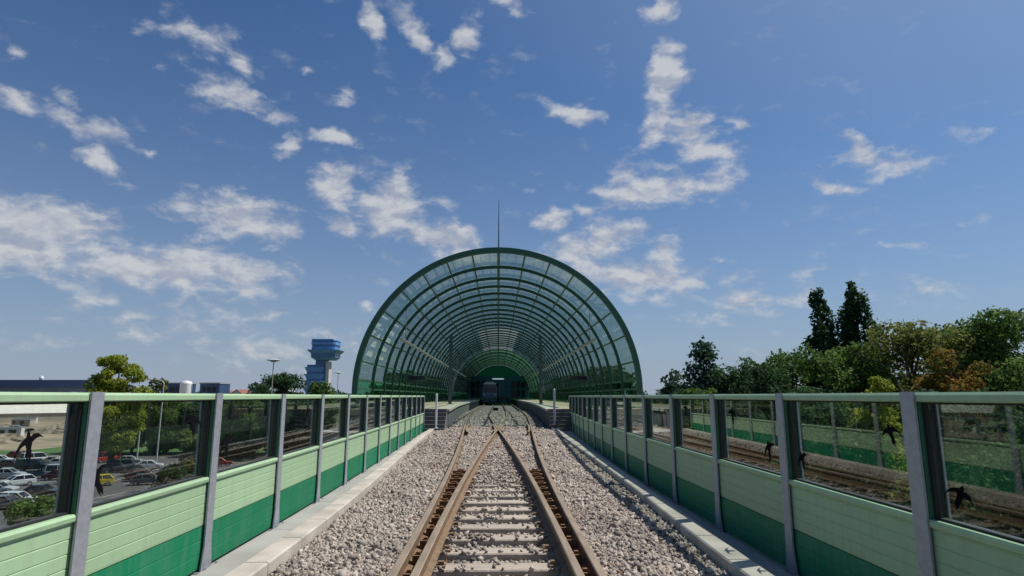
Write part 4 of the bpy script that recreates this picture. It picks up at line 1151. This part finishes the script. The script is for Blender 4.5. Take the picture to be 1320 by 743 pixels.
# ================================================================= sky, sun, camera
CLOUDS = [  # azimuth, elevation, half-width, half-height (degrees), tilt, thickness
 (-39.9,20.9,1.59,0.77,-14,0.8),
 (-35.7,20.4,2.97,0.99,-7,0.9),
 (-37,22.5,1.07,0.57,-7,0.5),
 (-34,17.9,1.96,0.86,-46,0.95),
 (-31.1,19.9,0.62,0.54,11,0.6),
 (-40.1,24.2,0.63,0.49,-5,0.5),
 (-30.9,29.2,2.66,0.69,3,0.6),
 (-27.3,29.1,3.09,1.1,-7,0.8),
 (-24.9,27.8,2.12,0.78,-29,0.7),
 (-30.2,25.4,1.43,0.61,-7,0.4),
 (-24.3,25,3.67,1.04,-18,0.95),
 (-21.8,27.2,2.06,0.56,9,0.45),
 (-19.7,21.7,1.81,1.03,35,0.9),
 (-15.6,23,2.88,0.74,1,0.95),
 (-15.7,26.7,1.16,0.77,7,0.7),
 (-18.8,28.2,0.64,0.56,9,0.5),
 (-15.6,19,1.85,1.92,5,0.95),
 (-10.5,17.1,2.76,3.14,-17,1),
 (-14.9,15.3,1.82,1.05,-6,0.9),
 (-24,15.4,4.49,1.85,1,1),
 (-25.5,13.4,1.54,0.91,17,0.6),
 (-37,12.4,4.99,1.96,-6,1),
 (-30.2,10.3,7.61,1.75,1,1),
 (-23.8,10.6,5.09,1.72,-1,0.95),
 (-38.7,10.7,4.25,2.37,8,1),
 (-4.7,14.3,3.87,1.52,-14,1),
 (-12.7,33.1,1.22,1.58,6,0.9),
 (-8.9,32.4,3.66,1.1,-43,0.95),
 (-5.4,30.9,1.58,1.15,3,0.85),
 (-3.1,32.4,1.76,1.31,44,0.95),
 (0.5,34.9,2.83,0.63,-16,0.9),
 (-16,33.9,1.5,0.59,8,0.5),
 (-31.4,30.4,0.9,0.66,15,0.4),
 (-32.8,7.4,2.35,0.79,5,0.65),
 (-27.5,5.1,6.56,1.27,-1,0.6),
 (-21.5,5,8.55,2.64,-9,0.5),
 (-34.3,5,5.15,1.18,3,0.42),
 (-12.1,7.9,1.05,0.57,2,0.65),
 (16.5,33.7,1.45,1.07,9,0.95),
 (16.8,27.9,1.75,2.85,-7,1),
 (18.6,23.4,3.25,1.72,-25,0.85),
 (15.8,24.1,1.31,2.83,-28,0.75),
 (16.2,18.8,6.06,1.53,6,0.9),
 (13,20,2.63,1.95,-4,0.55),
 (21.3,21.8,2.03,0.86,-3,0.9),
 (7.4,25.6,3.21,0.95,-16,0.7),
 (23.1,23.7,1.22,0.57,-18,0.75),
 (5.1,16.2,1.8,1.16,-16,0.85),
 (8.5,16.7,1.26,0.79,-21,0.75),
 (11,14.7,3.04,1.87,7,0.85),
 (16,13.6,1.88,1.69,-4,0.75),
 (7.3,13.4,4.4,1.81,8,0.85),
 (13.7,10.7,7.86,1.57,-6,0.85),
 (33.6,18.6,3.33,0.92,-8,0.9),
 (31.8,19.7,1.46,1,-41,0.85),
 (30.6,17.4,1.52,0.5,-15,0.65),
 (33.4,11.8,1.91,0.56,-4,0.5),
 (39,13.1,1.87,0.64,-4,0.42),
 (41.1,19.2,2.69,0.79,-5,0.42),
 (22.4,8.1,5.86,1.5,2,0.65),
 (17.8,7.7,1.61,0.98,-2,0.55),
 (29.5,12.2,1.56,0.65,-7,0.4),
 (27.6,10.3,1.89,0.53,-5,0.4),
 (-1.9,33.5,0.8,0.49,1,0.4),
 (-6.3,18,2.24,0.86,-8,0.4),
 (35.2,7.9,3.91,0.97,-5,0.38),
 (2.8,19.6,1.53,0.57,-1,0.3)]
w = bpy.data.worlds.new('World'); SC.world = w; w.use_nodes = True
t = w.node_tree; N, L = t.nodes, t.links; N.clear()
out = N.new('ShaderNodeOutputWorld'); bg = N.new('ShaderNodeBackground'); bg.inputs[1].default_value = 0.10
sky = N.new('ShaderNodeTexSky'); sky.sky_type = 'NISHITA'; sky.sun_disc = False
sky.sun_elevation = rad(SUN_EL); sky.sun_rotation = rad(SUN_AZ); sky.altitude = 100; sky.air_density = 1.0; sky.dust_density = SKY_DUST; sky.ozone_density = 2.0
def math_(op, a, b=None, c=None, clamp=False):
    n_ = N.new('ShaderNodeMath'); n_.operation = op; n_.use_clamp = clamp
    for i, v in enumerate((a, b, c)):
        if v is None: continue
        if isinstance(v, (int, float)): n_.inputs[i].default_value = v
        else: L.new(v, n_.inputs[i])
    return n_.outputs[0]
tc = N.new('ShaderNodeTexCoord')
sx = N.new('ShaderNodeSeparateXYZ'); L.new(tc.outputs['Generated'], sx.inputs[0])
az_ = math_('MULTIPLY', math_('ARCTAN2', sx.outputs[0], sx.outputs[1]), 180 / math.pi)
el_ = math_('MULTIPLY', math_('ARCSINE', sx.outputs[2]), 180 / math.pi)
def noise(scale, detail, rough=.55, off=(0, 0, 0), stretch=(1, 1, 1)):
    mp = N.new('ShaderNodeMapping'); mp.inputs[1].default_value = off; mp.inputs[3].default_value = stretch
    L.new(tc.outputs['Generated'], mp.inputs[0])
    z_ = N.new('ShaderNodeTexNoise'); z_.inputs['Scale'].default_value = scale; z_.inputs['Detail'].default_value = detail; z_.inputs['Roughness'].default_value = rough
    L.new(mp.outputs[0], z_.inputs[0]); return z_
wn = noise(11, 5, .6)
sc_ = N.new('ShaderNodeSeparateColor'); L.new(wn.outputs['Color'], sc_.inputs[0])
azd = math_('ADD', az_, math_('MULTIPLY', math_('SUBTRACT', sc_.outputs[0], .5), 5.0))
eld = math_('ADD', el_, math_('MULTIPLY', math_('SUBTRACT', sc_.outputs[1], .5), 4.0))
cv = N.new('ShaderNodeCombineXYZ'); L.new(azd, cv.inputs[0]); L.new(eld, cv.inputs[1])
acc = None
for (a, e, ra, rb, ro, s) in CLOUDS:
    mp = N.new('ShaderNodeMapping'); mp.vector_type = 'TEXTURE'
    mp.inputs['Location'].default_value = (a, e, 0); mp.inputs['Rotation'].default_value = (0, 0, rad(ro)); mp.inputs['Scale'].default_value = (ra * 1.7, rb * 1.7, 1)
    L.new(cv.outputs[0], mp.inputs[0])
    g_ = N.new('ShaderNodeTexGradient'); g_.gradient_type = 'SPHERICAL'; L.new(mp.outputs[0], g_.inputs[0])
    v = math_('MULTIPLY', g_.outputs['Fac'], s)
    acc = v if acc is None else math_('SMOOTH_MAX', acc, v, .12)
def warped(scale, detail, rough, shift=(0, 0, 0)):
    wv = N.new('ShaderNodeVectorMath'); wv.operation = 'SUBTRACT'; wv.inputs[1].default_value = (.5, .5, .5); L.new(wn.outputs['Color'], wv.inputs[0])
    w2 = N.new('ShaderNodeVectorMath'); w2.operation = 'MULTIPLY_ADD'; w2.inputs[1].default_value = (.035, .035, .03); L.new(wv.outputs[0], w2.inputs[0]); L.new(tc.outputs['Generated'], w2.inputs[2])
    mp = N.new('ShaderNodeMapping'); mp.inputs[1].default_value = shift; mp.inputs[3].default_value = (1, 1, 2.0); L.new(w2.outputs[0], mp.inputs[0])
    z_ = N.new('ShaderNodeTexNoise'); z_.inputs['Scale'].default_value = scale; z_.inputs['Detail'].default_value = detail; z_.inputs['Roughness'].default_value = rough
    L.new(mp.outputs[0], z_.inputs[0]); return z_.outputs['Fac']
fb = warped(20, 12, .575)
fs = warped(20, 9, .56, (.008, .003, .022))         # the same billows a little towards the sun: relief
dens = math_('ADD', math_('MULTIPLY', acc, 1.2), math_('MULTIPLY', math_('SUBTRACT', fb, .5), 2.0))
mr = N.new('ShaderNodeMapRange'); mr.interpolation_type = 'SMOOTHSTEP'; mr.inputs[1].default_value = .22; mr.inputs[2].default_value = 1.0
gate = math_('MULTIPLY', acc, 5.0, clamp=True)
L.new(dens, mr.inputs[0])
cov = math_('MULTIPLY', math_('MULTIPLY', mr.outputs[0], gate), CLOUD_MAX)
cc = N.new('ShaderNodeValToRGB')
cc.color_ramp.elements[0].position = .28; cc.color_ramp.elements[0].color = (*CLOUD_LO, 1)
cc.color_ramp.elements[1].position = .74; cc.color_ramp.elements[1].color = (*CLOUD_HI, 1)
L.new(math_('ADD', math_('MULTIPLY', math_('SUBTRACT', fb, fs), 2.2), .5), cc.inputs[0])
hs_ = N.new('ShaderNodeHueSaturation'); hs_.inputs['Saturation'].default_value = SKY_SAT; hs_.inputs['Value'].default_value = SKY_VAL
L.new(sky.outputs[0], hs_.inputs['Color'])
vm = N.new('ShaderNodeVectorMath'); vm.operation = 'MULTIPLY'; vm.inputs[1].default_value = SKY_TINT; L.new(hs_.outputs[0], vm.inputs[0])
mxs = N.new('ShaderNodeMix'); mxs.data_type = 'RGBA'
hz = math_('MULTIPLY', math_('EXPONENT', math_('MULTIPLY', math_('MAXIMUM', el_, 0), -1 / HAZE_DEG)), HAZE_AMT)    # pale air low over the horizon
dp = N.new('ShaderNodeVectorMath'); dp.operation = 'DOT_PRODUCT'; L.new(tc.outputs['Generated'], dp.inputs[0])          # milky air round the sun
dp.inputs[1].default_value = (math.sin(rad(SUN_AZ)) * math.cos(rad(SUN_EL)), math.cos(rad(SUN_AZ)) * math.cos(rad(SUN_EL)), math.sin(rad(SUN_EL)))
veil = math_('MULTIPLY', math_('POWER', math_('MAXIMUM', dp.outputs['Value'], 0), 4), VEIL_AMT)
hz = math_('MAXIMUM', hz, veil)
mh = N.new('ShaderNodeMix'); mh.data_type = 'RGBA'; mh.inputs[7].default_value = (*HAZE_COL, 1)
L.new(hz, mh.inputs[0]); L.new(vm.outputs[0], mh.inputs[6])
L.new(cov, mxs.inputs[0]); L.new(mh.outputs[2], mxs.inputs[6]); L.new(cc.outputs[0], mxs.inputs[7])
L.new(mxs.outputs[2], bg.inputs[0]); L.new(bg.outputs[0], out.inputs[0])

sun = bpy.data.lights.new('sun', 'SUN'); sun.energy = SUN_E; sun.angle = rad(.53); sun.color = (1, .94, .86)
so = bpy.data.objects.new('sun', sun); COL.objects.link(so)
sd = Vector((math.sin(rad(SUN_AZ)) * math.cos(rad(SUN_EL)), math.cos(rad(SUN_AZ)) * math.cos(rad(SUN_EL)), math.sin(rad(SUN_EL))))
so.rotation_euler = sd.to_track_quat('Z', 'Y').to_euler(); so.location = (60, 40, 90)

cam = bpy.data.cameras.new('camera'); co = bpy.data.objects.new('camera', cam); COL.objects.link(co)
cam.sensor_width = 36; cam.lens = 785 / 1320 * 36; cam.clip_end = 8000; cam.clip_start = .05
co.rotation_euler = (rad(90 + 10.077), 0, -rad(1.293))
SC.camera = co
SC.render.engine = 'CYCLES'
cy = SC.cycles
cy.max_bounces = 10; cy.diffuse_bounces = 3; cy.glossy_bounces = 4; cy.transmission_bounces = 6; cy.transparent_max_bounces = 40
cy.use_denoising = True; cy.caustics_reflective = False; cy.caustics_refractive = False; cy.sample_clamp_indirect = 6
SC.view_settings.view_transform = 'Standard'; SC.view_settings.look = 'None'; SC.view_settings.exposure = EXPOSURE; SC.view_settings.gamma = 1
SC.view_settings.use_curve_mapping = False
